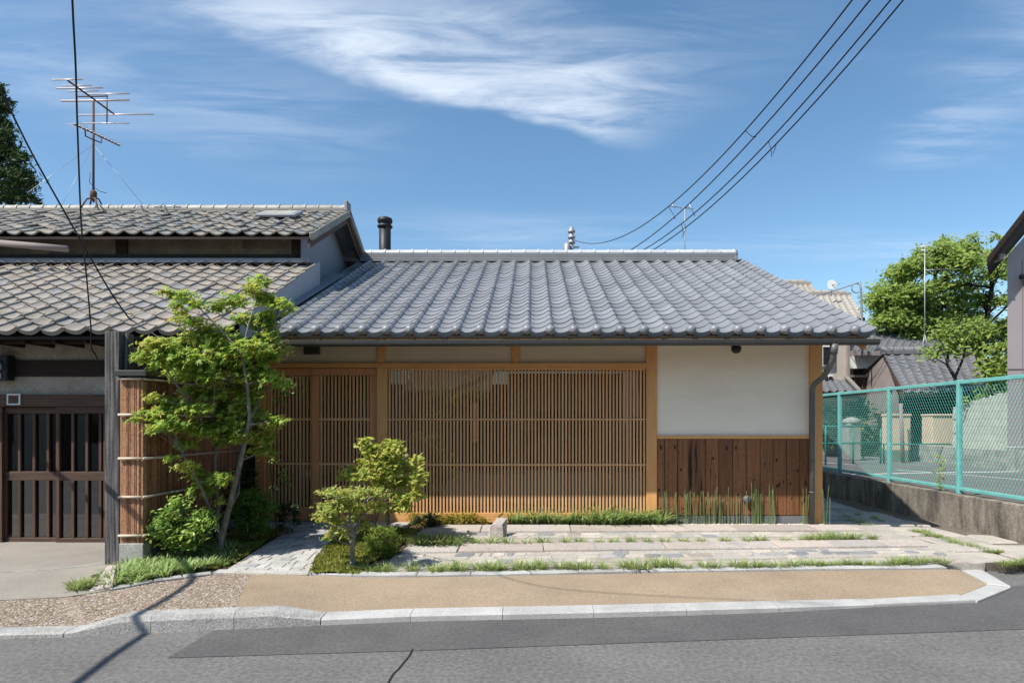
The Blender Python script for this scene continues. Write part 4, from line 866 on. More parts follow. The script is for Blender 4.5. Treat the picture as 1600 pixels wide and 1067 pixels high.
for r in range(3):
    x = -1.2
    while x < Lw+4:
        l = random.uniform(.3, .9); c = a[0]+dv.x*x+nv.x*(.45-r*.012), a[1]+dv.y*x+nv.y*(.45-r*.012)
        o = MB().bbox(0, l-.02, 0, .4, 0, .158, .008).build('rubble_stone', mt['stonebase'], rub, origin=(0,0,0)); o.location = (c[0]-WL[rub.name][0], c[1]-WL[rub.name][1], .48+r*.16-WL[rub.name][2]); o.rotation_euler = (random.uniform(-.05,.05), 0, ang); x += l
# mauve clad building at the right edge
cb_ = empty('clad_building', (12, 15, 1), 'mauve grey clad building with dark gable eave at the right edge', 'building')
D = 14.6; x0 = pX(1574,D)
kx = (D+7)/D*1.01                           # the block stands askew, so its left flank is turned away
MB().add([(x0,D,.9),(x0+5,D,.9),(x0+5,D,7.2),(x0+1.6,D,7.2),(x0,D,5.4),(x0*kx,D+7,.9),(x0*kx,D+7,5.4),(x0*kx+5,D+7,.9),(x0*kx+5,D+7,7.2),(x0*kx+1.6,D+7,7.2)], [(0,1,2,3,4),(0,4,6,5),(5,6,9,8,7)]).build('clad_wall', mt['clad'], cb_)
for k in range(5): bx('cladding_joint', mt['browngrey'], cb_, x0+.33+k*.42, x0+.345+k*.42, D-.012, D, .92, 5.3+k*.4, .002)
bx('cladding_band', mt['browngrey'], cb_, x0, x0+3, D-.015, D, pZ(577,D), pZ(575.5,D), .002); bx('plinth', mt['stonebase'], cb_, x0-.05, x0+5, D-.25, D-.016, .3, pZ(697,D), .02)
xe, ze = pX(1542,14.1), pZ(414,14.1); xt, zt_ = pX(1640,14.1), pZ(288,14.1)
kr = 15.2/14.1*1.005
MB().add([(xe,14.1,ze),(xt,14.1,zt_),(xt*kr,15.2,zt_),(xe*kr,15.2,ze),(xe,14.1,ze+.16),(xt,14.1,zt_+.16),(xt*kr,15.2,zt_+.16),(xe*kr,15.2,ze+.16)], [(0,3,2,1),(4,5,6,7),(0,1,5,4),(1,2,6,5),(2,3,7,6),(3,0,4,7)]).build('roof', mt['darkwood'], cb_)
bx('purlin_end', mt['browngrey'], cb_, pX(1562,14.2), pX(1572,14.2), 14.2, 14.6, pZ(405,14.2), pZ(396,14.2), .01)
lb = bx('wall_bracket', mt['black'], cb_, pX(1592,D), pX(1599,D), D-.2, D, pZ(436,D), pZ(430,D), .01); bx('bracket_lamp', mt['black'], lb, pX(1597,D), pX(1608,D), D-.25, D-.05, pZ(452,D), pZ(436.5,D), .02)
# house row behind the alley
D = 24.0
h1 = empty('rear_house', (pX(1400,D), D, .5), 'two storey rear house with grey tiled roof and slatted balcony, left of the gate house', 'house')
far_roof('roof', mt['fartile'], h1, pX(1330,22.5), pX(1480,22.5), 22.5, 25.5, pZ(550,22.5), pZ(514,25.5), .27, 11, pX(1350,25.5), pX(1500,25.5)); far_ridge(h1, pX(1395,25.5), pX(1500,25.5), 25.5, pZ(516,25.5), mt['fartile'])
MB().box(pX(1326,23), pX(1470,23), 22.9, 23.0, pZ(576,23), pZ(556,23)).build('wall_band', mt['white'], h1); MB().box(pX(1326,23), pX(1470,23), 23.2, 23.4, .5, pZ(575,23)).build('wall', mt['darkwood'], h1); bx('eave_fascia', mt['browngrey'], h1, pX(1322,22.4), pX(1448,22.4), 22.3, 22.4, pZ(556,22.4), pZ(549,22.4))
for k in range(12): bx('balcony_slat', mt['oldwood'], h1, pX(1328+k*3.6,22.8), pX(1329.6+k*3.6,22.8), 22.8, 22.84, pZ(622,22.8), pZ(590,22.8), .004)
bx('balcony_rail', mt['browngrey'], h1, pX(1326,22.8), pX(1374,22.8), 22.76, 22.86, pZ(589.5,22.8), pZ(586,22.8))
h2 = empty('corner_house', (pX(1300,D), 21, .5), 'beige corner house with white framed window and small tiled porch roof, seen past the downpipe', 'house')
MB().box(pX(1230,21.5), pX(1322,21.5), 21.5, 24, .5, pZ(530,21.5)).build('wall', mt['beige'], h2); bx('corner_board', mt['browngrey'], h2, pX(1322,21.5), pX(1326,21.5), 21.4, 21.5, .5, pZ(535,21.5))
wf = bx('window_frame', mt['white'], h2, pX(1286,21.4), pX(1302,21.4), 21.4, 21.46, pZ(604,21.4), pZ(586,21.4)); MB().box(pX(1288,21.4), pX(1293.5,21.4), 21.37, 21.398, pZ(602,21.4), pZ(588,21.4)).build('pane', mt['darkpane'], wf); MB().box(pX(1295,21.4), pX(1300.5,21.4), 21.37, 21.398, pZ(602,21.4), pZ(588,21.4)).build('pane', mt['darkpane'], wf)
wf = bx('window_frame', mt['white'], h2, pX(1284,21.4), pX(1304,21.4), 21.4, 21.46, pZ(572,21.4), pZ(540,21.4)); MB().box(pX(1286,21.4), pX(1302,21.4), 21.37, 21.398, pZ(570,21.4), pZ(542,21.4)).build('pane', mt['darkpane'], wf)
far_roof('porch_roof', mt['fartile'], h2, pX(1250,20), pX(1346,20), 20, 21.6, pZ(612,20), pZ(592,21.6), .25, 7, pX(1250,21.6), pX(1326,21.6)); MB().box(pX(1270,20), pX(1342,20), 20.05, 20.2, pZ(626,20), pZ(614,20)).build('porch_beam', mt['oldwood_h'], h2)
slope_plate('porch_hip', mt['farbeige'], h2, [(pX(1346,20),20,pZ(611,20)+.05),(pX(1338,20),20,pZ(611,20)+.12),(pX(1318,21.6),21.6,pZ(590,21.6)+.12),(pX(1326,21.6),21.6,pZ(590,21.6)+.05)], .08)
MB().box(pX(1230,22.4), pX(1340,22.4), 22.4, 22.5, .5, pZ(625,22.4)).build('porch_wall', mt['darkwood'], h2)
for x0, x1, xe0, xe1, yr, ye, D0, D1, lab in ((1228,1266,1228,1290,441,474,27,29,'higher far roof of beige pan tiles rising behind the new house on the right'), (1262,1328,1262,1352,458,497,25,27.5,'lower far roof of beige pan tiles peeping over the new house on the right')):
    h3 = empty('far_house', (pX(x0,D1), D1, .5), lab, 'house'); far_roof('roof', mt['farbeige'], h3, pX(xe0-30,D0), pX(xe1,D0), D0, D1, pZ(ye,D0), pZ(yr+2,D1), .28, 9, pX(x0-30,D1), pX(x1,D1)); far_ridge(h3, pX(x0-30,D1), pX(x1,D1), D1, pZ(yr+4,D1), mt['farbeige'], .09)
    MB().box(pX(x0-30,D1), pX(x1-4,D1), D0+.6, D1+3, .5, pZ(ye,D0)-.1).build('wall', mt['beige'], h3); back_slope('back_slope', mt['farbeige'], h3, pX(x0-30,D1), pX(x1,D1), D1, D1+3.5, pZ(yr+2,D1), pZ(ye,D0))
# satellite dish, service mast, aerials
dsh = empty('satellite_dish', W(1301,458,26.4), 'small white satellite dish on the lower beige far roof', 'dish'); c = W(1300,445,26.4)
MB().lathe(c, [(.001,.05),(.12,.035),(.20,0),(.19,.0)], 14, 'y').build('reflector', mt['white'], dsh); MB().tube([c, (c[0]+.2,c[1]-.25,c[2]-.02)], .02, 6).build('feed_arm', mt['steel'], dsh); MB().tube([(c[0]+.02,c[1]+.05,c[2]), (c[0]+.02,c[1]+.1,c[2]-.45)], .025, 6).build('bracket', mt['steel'], dsh)
sm = empty('service_mast', W(1350,500,22), 'thin steel service mast with a loop of blue grey cable beyond the roof corner', 'mast'); D = 22
MB().tube([W(1347,560,D), W(1347,505,D), W(1345,452,D), W(1343,440,D)], .035, 8).build('mast_tube', mt['flash'], sm); c = W(1338,448,D); MB().tube([(c[0]+.16*math.cos(t), c[1], c[2]+.16*math.sin(t)-.05) for t in np.linspace(.6, 6.6, 18)], .02, 6).build('cable_loop', mt['flash'], sm); MB().tube([W(1343,441,D), W(1310,452,D+.6), W(1275,463,D+1.2)], .022, 6).build('service_cable', mt['flash'], sm)
def aerial(name, label, base, top, D, els, r=.02, m_='steel'):
    t = empty(name, W(*base, D), label, 'antenna'); MB().tube([W(*base, D), W(*top, D)], r, 8).build('mast_tube', mt[m_], t)
    for (a, b, rr, mm) in els: MB().tube([W(*a), W(*b)], rr, 6).build('element', mt[mm], t)
    return t
D = 30; aerial('television_aerial', 'thin television aerial standing behind the new roof ridge under the power wires', (1070,420), (1070,327), D, [((1045,322,29),(1083,327,31),.02,'steel'), ((1076,318,31),(1086,338,31),.02,'steel'), ((1050,320,29.2),(1056,326,29.2),.015,'steel'), ((1062,326,30),(1078,324,30),.015,'steel')], .022)
D = 21.5; aerial('tall_aerial', 'tall slim aerial mast standing on the gate house ridge before the broad tree', (1445,556), (1445,382), D, [((1438,386,D),(1452,384,D),.02,'white'), ((1440,391,D),(1450,392,D),.02,'white'), ((1445,520,D),(1439,553,D),.013,'steel'), ((1445,520,D),(1451,553,D),.013,'steel'), ((1445,422,D),(1500,420,D),.008,'steel')], .016)
# utility pole beyond the ridge and the four wires
up = empty('utility_pole', W(891,660,45), 'grey utility pole with transformer rising behind the new roof ridge', 'pole'); D = 45
MB().tube([W(893,665,D), W(893,356,D)], .22, 12, r2=.17).build('pole_shaft', mt['steel'], up)
for py in (362, 371, 379): MB().lathe(W(893,py,D), [(.24,-.08),(.27,-.05),(.27,.05),(.24,.08)], 12).build('band', mt['steel'], up)
MB().lathe(W(886,390,44.8), [(.12,-.7),(.24,-.6),(.24,.35),(.1,.45)], 12).build('transformer', mt['steel'], up); MB().tube([W(880,388,D), W(905,386,D)], .06, 6).build('crossarm', mt['steel'], up)
def wire(x0, x1, z1, sag, D0=15., D1=45., z0=9.9):
    pts = []
    for t in np.linspace(-.55, 1, 44): pts.append((lerp(x0, x1, t), lerp(D0, D1, t), E+lerp(z0, z1, t)-4*sag*t*(1-t)))
    return pts
wires = [(7.5,2.75,12.9,2.2,'first'),(7.92,2.7,10.9,1.85,'second'),(8.4,2.7,11.26,2.29,'third'),(8.7,2.7,10.98,2.33,'fourth')]
for x0, x1, z1, s, nm in wires:
    o = MB().tube(wire(x0, x1, z1, s), .021, 6).build('power_wire', mt['cable'], None); tag(o, f'{nm} from the left of the four black wires sweeping up to the top right', 'cable', 'overhead wires')
def hang(i, j, ti, dz, lab):
    A = wire(*wires[i][:4]); B = wire(*wires[j][:4]); a = Vector(A[ti]); b = Vector(B[ti]); c = (a+b)/2+Vector((.15*(1 if i == 0 else -.3), 0, -dz)); mb = MB()
    mb.tube([a, a.lerp(c, .5)+Vector((.06,0,-.1)), c, b.lerp(c, .5)+Vector((0,0,-.06)), b], .012, 5); tag(mb.build('wire_spacer', mt['cable'], None), lab, 'cable tie', 'wire spacers')
hang(0, 1, 20, .1, 'thin drooping tie between the two left wires, the higher one'); hang(0, 1, 26, .25, 'thin drooping tie between the two left wires, the lower one near the roof'); hang(2, 3, 20, .45, 'thin looping tie between the two right wires, the higher one'); hang(2, 3, 26, .5, 'thin looping tie between the two right wires, the lower one near the roof')
# cables over the old house
def cable(name, pts, r, lab):
    P = [Vector(p) for p in pts]; out = []
    for i in range(len(P)-1):
        for t in np.linspace(0, 1, 6, endpoint=False):
            p0, p1, p2, p3 = P[max(i-1,0)], P[i], P[i+1], P[min(i+2,len(P)-1)]
            out.append(.5*((2*p1)+(p2-p0)*t+(2*p0-5*p1+4*p2-p3)*t*t+(3*p1-p0-3*p2+p3)*t**3))
    out.append(P[-1]); return tag(MB().tube(out, r, 7).build(name, mt['cable'], None), lab, 'cable')
cable('service_cable', [(-1.75,2.1,7.3), W(104,-260,3.6), W(113,0,4.6), W(118,100,5.0), W(121,200,5.5), W(127,350,6.2), W(135,430,6.7), W(142,512,7.15), W(143,543,7.25), W(150,556,7.4), W(162,585,7.8)], .0075, 'thick black service cable hanging down in front of the antenna to the old eave')
cable('drop_cable', [W(-140,-90,4.6), W(-30,90,5.6), W(0,140,5.9), W(50,240,6.5), W(100,330,6.85), W(140,400,7.1), W(172,455,7.3), W(200,495,7.5), W(210,503,7.55), W(240,522,7.4), W(252,530,7.35)], .009, 'thin black cable slanting from the conifer across the old roof')
cable('overhead_cable', [(-4.35,-4.5,5.6), (-4.7,-.6,4.3), (-4.96,2.25,3.6), (-5.21,5.02,3.1), (-7.2,7.45,2.64)], .030, 'thick overhead cable left of the view that throws its shadow over the kerb')
# television antenna on the old ridge
D = 12.3
def bp_(x, y): return (x/4.103, 80+y/4.103)
an = empty('television_antenna', W(146,322,D), 'old television antenna with pale rods on the left ridge', 'antenna')
MB().tube([W(146,316,D), W(146,155,D)], .021, 8).build('mast_tube', mt['rust'], an); MB().lathe(W(146,304,D), [(.03,-.09),(.06,-.07),(.06,.05),(.03,.08)], 8).build('mast_clamp', mt['rust'], an)
for a, b in ((-19,11.6),(-6,13.2),(6,11.7),(15,12.6)): MB().tube([W(146,309,D), W(146+a*.55,311,lerp(D,b,.5)), W(146+a,324,b)], .016, 6).build('tripod_leg', mt['rust'], an)
b1 = MB().tube([W(*bp_(435,190),11.2), W(*bp_(605,312),11.85), W(*bp_(738,410),12.5)], .016, 6).build('boom', mt['rust'], an)
for xa, xb, y, d, r in ((335,530,184,11.2,.012),(400,585,222,11.35,.010),(362,660,238,11.5,.013),(440,630,257,11.6,.010),(565,830,275,11.75,.012),(392,828,318,11.9,.018),(500,985,408,12.45,.013)):
    MB().tube([W(*bp_(xa,y+(xb-xa)*.006),d), W(*bp_(xb,y-(xb-xa)*.006),d)], r, 6).build('element', mt['alu'], b1)
MB().tube([W(*bp_(500,292),11.8), W(*bp_(690,290),11.8)], .012, 6).build('element', mt['rust'], b1); MB().tube([W(*bp_(686,283),12.2), W(*bp_(686,468),12.2)], .012, 6).build('element', mt['rust'], b1); MB().tube([W(*bp_(530,462),12.2), W(*bp_(830,464),12.2)], .010, 6).build('element', mt['alu'], b1)
b2 = MB().tube([W(*bp_(468,466),11.4), W(*bp_(765,606),12.9)], .014, 6).build('boom', mt['rust'], an)
for k in range(13):
    t = k/12; c = Vector(W(*bp_(475,470),11.4)).lerp(Vector(W(*bp_(755,600),12.85)), t); h = .10 if k > 1 else .16; MB().tube([(c.x-h, c.y, c.z+.01), (c.x+h, c.y, c.z+.01)], .006, 5).build('element', mt['alu'], b2)
MB().tube([W(*bp_(545,505),11.8), W(*bp_(548,545),11.9), W(*bp_(600,570),12.3), W(*bp_(650,588),12.4), W(*bp_(655,555),12.4)], .012, 6).build('boom_brace', mt['rust'], b2)
for a in ((45,300,10.6),(92,330,11.2),(225,322,12.3)): MB().tube([W(146,226,D), W(*a)], .004, 4).build('guy_wire', mt['steel'], an)
MB().tube([W(141,270,D), W(140,285,D), W(148,294,D), W(156,299,D), W(166,302,D)], .006, 5).build('lead_wire', mt['cable'], an)
# small fittings beside the ridge
vb2 = empty('roof_skylight', W(435,341,11.6), 'shallow grey skylight frame lying on the upper old roof near its verge', 'skylight')
c = W(437,339,11.62); aa = math.atan(.5)
for nm, m_, dx, dy, dz in (('frame', 'flash', .36, .22, .05), ('pane', 'stonebase', .30, .17, .058)):
    o = MB().bbox(-dx, dx, -dy, dy, 0, dz, .008).build(nm, mt[m_], vb2, origin=(0,0,0)); o.location = Vector(c)+Vector((0,0,.03))-Vector(WL[vb2.name]); o.rotation_euler = (aa, 0, 0)
# dark green railing across the side road, with planting
gr2 = empty('green_railing', (9, 16.5, .5), 'low dark green pipe railing across the side road behind the mesh fence', 'railing')
for y in (.5+.56, .5+1.0): MB().tube([W(1270,660,16.5)[:2]+(y,), W(1376,660,17.1)[:2]+(y,)], .022, 8).build('pipe_rail', mt['dgreen'], gr2)
for px in (1290,1333,1376): MB().tube([W(px,660,16.6+(px-1290)*.006)[:2]+(.48,), W(px,660,16.6+(px-1290)*.006)[:2]+(1.5,)], .025, 8).build('rail_post', mt['dgreen'], gr2)
gr3 = empty('green_railing', (11.5, 17, .5), 'low green pipe railing standing before the two cream gate pillars', 'railing')
MB().tube([W(1380,660,17.2)[:2]+(1.02,), W(1486,660,17.2)[:2]+(1.02,)], .02, 8).build('pipe_rail', mt['dgreen'], gr3)
for px in (1381,1486): MB().tube([W(px,660,17.2)[:2]+(.48,), W(px,660,17.2)[:2]+(1.03,)], .022, 8).build('rail_post', mt['dgreen'], gr3)
gpl = empty('old_gate_pillar', W(1335,690,18.5), 'old grey stone pillar with a rounded cap behind the mesh fence', 'pillar'); D = 18.5
bx('shaft', mt['stonebase'], gpl, pX(1325,D), pX(1346,D), D, D+.4, .5, pZ(662,D), .02); MB().lathe((pX(1336,D), D+.2, pZ(662,D)), [(.23,0),(.26,.04),(.24,.12),(.12,.18),(.02,.2)], 12).build('capstone', mt['stonebase'], gpl)
# street opposite, behind the viewer: seen only in the window reflections
oh = empty('opposite_house', (-3, -7, 0), 'ochre walled house across the street with grey tiled eaves', 'house')
MB().box(-6.5, -.9, -9, -5.2, 0, 3.0).build('wall', mt['browngrey'], oh); MB().box(-.9, 3.2, -9, -4.6, 0, 3.35).build('wall', mt['ochre'], oh)
deck('roof', mt['farbeige'], oh, -4.6, -1.5, -4.6, -7.5, 2.75, -.45, .08); slope_plate('barge_board', mt['white'], oh, [(-3.15,-4.0,2.62),(-3.15,-3.96,2.62),(-1.5,-3.96,3.3),(-1.5,-4.0,3.3)], .16); deck('roof', mt['fartile'], oh, -1.4, 3.6, -4.0, -7.5, 3.45, -.45, .08); bx('eave_fascia', mt['white'], oh, -4.6, -1.5, -4.62, -4.58, 2.66, 2.76); bx('corner_post', mt['cedar'], oh, -2.2, -2.05, -5.15, -5.0, 0, 2.7)
for x in (.1, 1.3): MB().box(x, x+.8, -4.6, -4.57, 1.1, 2.0).build('window', mt['darkpane'], oh)
for xa, xb, m1, hh in ((-15.5,-7.3,'roughplaster',3.4), (4.1,9.5,'beige',4.2), (10.2,18,'browngrey',3.6), (-26,-16.2,'beige',4.0)):  # unseen houses added to block the bright horizon in the glass
    o2 = empty('opposite_house', ((xa+xb)/2, -7, 0), {'roughplaster':'rough plastered low house added across the street, left of the ochre one','beige':'beige house added across the street, right of the ochre one' if xa > 0 else 'beige house added across the street, far left','browngrey':'brown grey house added across the street, far right'}[m1], 'house')
    MB().box(xa, xb, -10, -5.4, 0, hh).build('wall', mt[m1], o2); deck('roof', mt['fartile'], o2, xa-.3, xb+.3, -4.8, -8, hh-.2, -.45, .1)
    for k in range(int((xb-xa)/2.2)): wf = MB().bbox(xa+.7+k*2.2, xa+1.9+k*2.2, -5.4, -5.36, .9, 2.1, .01).build('window_frame', mt['oldwood_h'], o2); MB().box(xa+.78+k*2.2, xa+1.82+k*2.2, -5.359, -5.35, .98, 2.02).build('pane', mt['darkpane'], wf)
# ================================================================== plants
MAPLE = []
for k, (an_, ln) in enumerate([(-100,.35),(-75,.5),(-52,.30),(-25,.80),(5,.34),(35,.95),(62,.36),(90,1.05),(118,.36),(145,.95),(175,.34),(205,.80),(232,.30),(255,.5)]):
    t = math.radians(an_); MAPLE.append((ln*math.cos(t)*.5, ln*math.sin(t)*.5, -.10*ln if k % 2 else .02))
OVAL = [(0,-.5,0),(.17,-.2,.05),(.19,.1,.06),(0,.5,-.03),(-.19,.1,.06),(-.17,-.2,.05)]
BLADE6 = [(0,-.5,0),(.10,-.1,.03),(.07,.25,.0),(0,.5,-.08),(-.07,.25,.0),(-.10,-.1,.03)]
def crown(name, parent, clusters, tmpl, matt, size, dens, tilt=.5, flat=.5, origin=None):
    """clusters: (x, y, z, radius); leaves fill flattened clumps, thinning outwards"""
    P = []
    for (x, y, z, r) in clusters:
        n = max(6, int(dens*r*r)); q = np.clip(RNG.normal(0, .62, (n, 3)), -1.6, 1.6)
        q[:,2] -= .18*(q[:,0]**2+q[:,1]**2)
        P.append(np.array([x, y, z])+q*np.array([r, r, r*flat]))
    P = np.vstack(P); n = len(P)
    V, F = inst(tmpl, [tuple(range(len(tmpl)))], P, rots_lit(n, tilt), RNG.uniform(.6, 1.3, n)*size)
    return np_mesh(name, V, F, matt, parent)
def between(cl, k, rmax, f=.8):
    """extra smaller clumps part of the way between neighbouring ones"""
    out = list(cl); n0 = len(cl); tries = 0
    while len(out) < n0+k and tries < k*30:
        tries += 1; a, b = random.sample(cl, 2)
        if math.dist(a[:3], b[:3]) < rmax:
            t = random.uniform(.3, .7); out.append(tuple(lerp(a[i], b[i], t)+random.uniform(-.04, .04)*rmax for i in range(3))+((a[3]+b[3])/2*f,))
    return out
def limb(a, b, r0, r1, bend=.12, n=5):
    a, b = Vector(a), Vector(b); d = (b-a).length; off = Vector((random.uniform(-1,1), random.uniform(-1,1), random.uniform(-.2,.6)))*bend*d; out = []
    for i in range(n+1):
        t = i/n; out.append(a.lerp(b, t)+off*4*t*(1-t)*.5)
    return out, [lerp(r0, r1, i/n) for i in range(n+1)]
def skeleton(name, parent, trunks, clusters, matt, twig=.006, up=.1):
    """trunks: list of ([(point)], r0, r1); a twig runs from the nearest lower trunk point to each clump"""
    mb = MB(); nodes = []
    for pts, r0, r1 in trunks:
        n = len(pts); mb.tube(pts, [lerp(r0, r1, (i/(n-1))**.8) for i in range(n)], 9)
        for i in range(n-1):
            for t in (0, .33, .66): nodes.append((Vector(pts[i]).lerp(Vector(pts[i+1]), t), lerp(r0, r1, (i+t)/(n-1))))
        nodes.append((Vector(pts[-1]), r1))
    lo = min(n_[0].z for n_ in nodes)+.35
    for c in clusters:
        cv = Vector(c[:3]); best = min((n_ for n_ in nodes if n_[0].z > lo or n_[0].z > cv.z-.2), key=lambda n_: (n_[0]-cv).length+(.9*max(0, n_[0].z-cv.z+up)), default=nodes[-1])
        P, R = limb(best[0], cv, min(best[1]*.6, twig*2.6), twig*.55); mb.tube(P, R, 5, caps=False)
        for k in range(3):
            e = cv+Vector((random.uniform(-1,1), random.uniform(-1,1), random.uniform(-.3,.6)))*c[3]*.8; P2, R2 = limb(P[3], e, twig*.8, twig*.3, n=3); mb.tube(P2, R2, 4, caps=False)
    return mb.build(name, matt, parent, recalc=False)
def pts_of(l): return [W(*p) for p in l]
# --- maple by the bark fence
o6, s6 = (160,420), 4.103
c6 = [(1010,60,36),(960,130,50),(1040,190,55),(1150,235,55),(850,200,55),(740,240,50),(420,145,34),(520,165,48),(590,220,42),(480,235,32),(540,330,55),(640,380,65),(760,400,60),(900,320,55),(1050,300,60),(1060,370,50),(330,470,58),(420,505,65),(270,560,50),(380,600,60),(520,480,70),(620,460,70),(720,480,70),(850,470,60),(960,490,70),(1060,440,55),(1125,510,55),(1060,560,48),(500,580,70),(620,580,70),(740,560,70),(860,560,70),(960,580,70),(480,680,55),(600,680,60),(700,690,55),(820,640,60),(920,680,70),(1000,660,60),(1080,700,50),(1150,730,45),(560,780,48),(660,800,58),(760,800,52),(860,800,55),(960,800,60),(330,830,42),(430,855,52),(520,885,55),(620,890,60),(740,900,60),(860,920,55),(960,900,55),(285,915,34),(380,940,58),(460,990,58),(300,965,44),(205,965,26),(580,1000,50),(720,1000,50),(830,1000,50),(960,980,60),(1040,960,42)]
o7, s7 = (160,640), 3.81
c7 = [(330,100,45),(480,200,42),(400,290,30),(500,330,40),(560,370,42),(640,410,52),(700,400,42),(620,480,42),(690,545,30),(700,90,55),(820,150,50),(600,130,55),(720,170,50),(880,150,45),(960,245,48),(540,480,30),(950,130,50),(1040,60,36)]
mcl = []
for (x, y, r) in c6:
    px, py = o6[0]+x/s6, o6[1]+y/s6; D = random.uniform(6.55, 6.75)+.55*min(1, max(0, (px-205)/180))+random.uniform(-.18, .22); D = min(D, 7.3 if py < 530 else 7.7); p = W(px, py, D); mcl.append((*p, r/s6*D/1000*.96))
for (x, y, r) in c7:
    px, py = o7[0]+x/s7, o7[1]+y/s7; D = 6.6+.6*min(1, max(0, (px-205)/180))+random.uniform(-.15, .25); p = W(px, py, D); mcl.append((*p, r/s7*D/1000*.96))
mp = empty('maple_tree', W(345,850,7.3), 'airy multi stemmed green maple growing in front of the bark fence', 'tree')
tr = [(pts_of([(342,862,7.3),(348,830,7.28),(356,800,7.25),(366,760,7.2),(376,720,7.15),(383,690,7.1),(390,650,7.05),(386,600,7.0),(378,555,6.98),(388,510,6.95),(400,470,6.95)]), .043, .007),
      (pts_of([(383,690,7.1),(396,655,7.2),(404,610,7.3),(412,560,7.3),(425,520,7.25),(436,480,7.2)]), .028, .007),
      (pts_of([(343,848,7.3),(338,815,7.3),(342,790,7.35),(334,750,7.3),(338,700,7.2),(332,650,7.1),(336,600,6.95),(330,560,6.85)]), .030, .008),
      (pts_of([(345,838,7.3),(330,800,7.15),(316,765,7.0),(300,735,6.85),(280,700,6.75)]), .022, .007),
      (pts_of([(348,815,7.28),(372,770,7.5),(378,720,7.6),(376,660,7.55)]), .020, .007),
      (pts_of([(338,700,7.2),(310,650,6.95),(285,615,6.75),(262,580,6.65)]), .016, .006),
      (pts_of([(378,555,6.98),(350,520,6.85),(320,490,6.8),(300,470,6.85)]), .012, .005)]
mcl = [(x, y, z, r*1.25) for x, y, z, r in mcl]; mall = between(mcl, 45, .38, .75)
skeleton('trunk', mp, tr, mcl, mt['trunk'], .0042)
crown('crown', mp, [c for i, c in enumerate(mall) if i % 5 not in (1,)], MAPLE, mt['maple_leaf'], .105, 8200, .6, .5); tag(crown('young_leaves', mp, [c for i, c in enumerate(mall) if i % 5 == 1], MAPLE, mt['yellow_leaf'], .10, 8200, .55, .5), 'yellower young leaves')
# --- little tree before the door
o9, s9 = (400,660), 4.103
cf = [(460,440,50),(540,450,58),(620,450,58),(700,440,52),(780,450,52),(430,530,48),(400,590,40),(420,620,38),(480,565,52),(560,530,52),(640,540,44),(720,540,52),(800,540,46),(640,600,40),(680,655,38),(520,640,42),(540,700,38),(462,735,34),(590,730,30),(500,690,32)]
fcl = [(*W(o9[0]+x/s9, o9[1]+y/s9, 6.6+random.uniform(-.25, .25)), r/s9*6.6/1000) for x, y, r in cf]
ft = empty('small_tree', W(551,882,6.65), 'small pale stemmed tree in moss, foremost before the sliding doors', 'tree')
fcl = [(x, y, z, r*1.08) for x, y, z, r in fcl]; fall = between(fcl, 16, .25, .75)
skeleton('trunk', ft, [(pts_of([(551,886,6.65),(550,860,6.65),(552,838,6.65),(547,815,6.62),(545,790,6.6),(535,772,6.55)]), .030, .008), (pts_of([(552,840,6.65),(560,815,6.68),(566,792,6.7),(580,775,6.75)]), .024, .008), (pts_of([(550,845,6.65),(540,820,6.6),(522,800,6.5)]), .016, .006)], fcl, mt['trunk'], .0045)
crown('crown', ft, fall, OVAL, mt['small_leaf'], .052, 14500, .6, .45)
cb2 = [(690,125,36),(720,150,30),(770,180,48),(850,150,46),(900,150,40),(700,260,46),(800,240,58),(880,230,58),(600,305,38),(570,345,36),(660,340,48),(760,320,58),(860,310,58),(950,300,48),(1035,245,42),(1055,315,38),(980,370,46),(900,390,56),(800,390,46),(1000,470,42),(920,480,50),(950,545,34),(1060,470,20),(870,540,34),(760,560,28),(1030,380,36)]
bcl = [(*W(o9[0]+x/s9, o9[1]+y/s9, 7.7+random.uniform(-.3, .3)), r/s9*7.7/1000) for x, y, r in cb2]
bt = empty('small_tree', W(607,822,8.1), 'bushy yellow green young tree with reddish tips between the door and the lattice', 'tree')
bcl = [(x, y, z, r*1.1) for x, y, z, r in bcl]; ball_ = between(bcl, 18, .3, .8)
skeleton('trunk', bt, [(pts_of([(607,824,8.1),(606,800,8.1),(605,780,8.0),(612,755,7.85),(622,735,7.75),(634,715,7.7)]), .026, .008), (pts_of([(586,822,8.1),(592,800,8.05),(598,770,7.9),(590,740,7.75)]), .014, .006), (pts_of([(605,780,8.0),(596,750,7.8),(600,715,7.7)]), .016, .006)], bcl, mt['trunk'], .005)
crown('crown', bt, ball_, OVAL, mt['yellow_leaf'], .078, 12500, .7, .65)
# --- shrubs
def shrub(px, py, base_y, D, rx, ry, label, matt, tmpl, size, dens, n, name='shrub', tilt=.7, stems=5, seed=1):
    R_ = random.Random(seed); b = W(px, base_y, D); t = empty(name, b, label, 'shrub'); cl = []
    for i in range(n):
        a = R_.uniform(0, 6.28); q = math.sqrt(R_.uniform(0, 1)); h = R_.uniform(-1, 1)
        k = math.sqrt(max(0, 1-h*h*.8)); x = px+rx*q*math.cos(a)*k; y = py+ry*h*.85; d = D+rx*D/1000*.8*q*math.sin(a)*k
        cl.append((*W(x, y, d), R_.uniform(.20, .34)*rx*D/1000))
    tr_ = []
    for i in range(stems):
        c = cl[R_.randrange(n)]; tr_.append(([(b[0]+R_.uniform(-.03,.03), b[1]+R_.uniform(-.03,.03), b[2]-.02), (lerp(b[0],c[0],.5)+.02, lerp(b[1],c[1],.5), lerp(b[2],c[2],.55)), c[:3]], .011, .005))
    skeleton('stems', t, tr_, cl, mt['trunk'], .0035, 0); crown('foliage', t, cl, tmpl, matt, size, dens, tilt, .8); return t
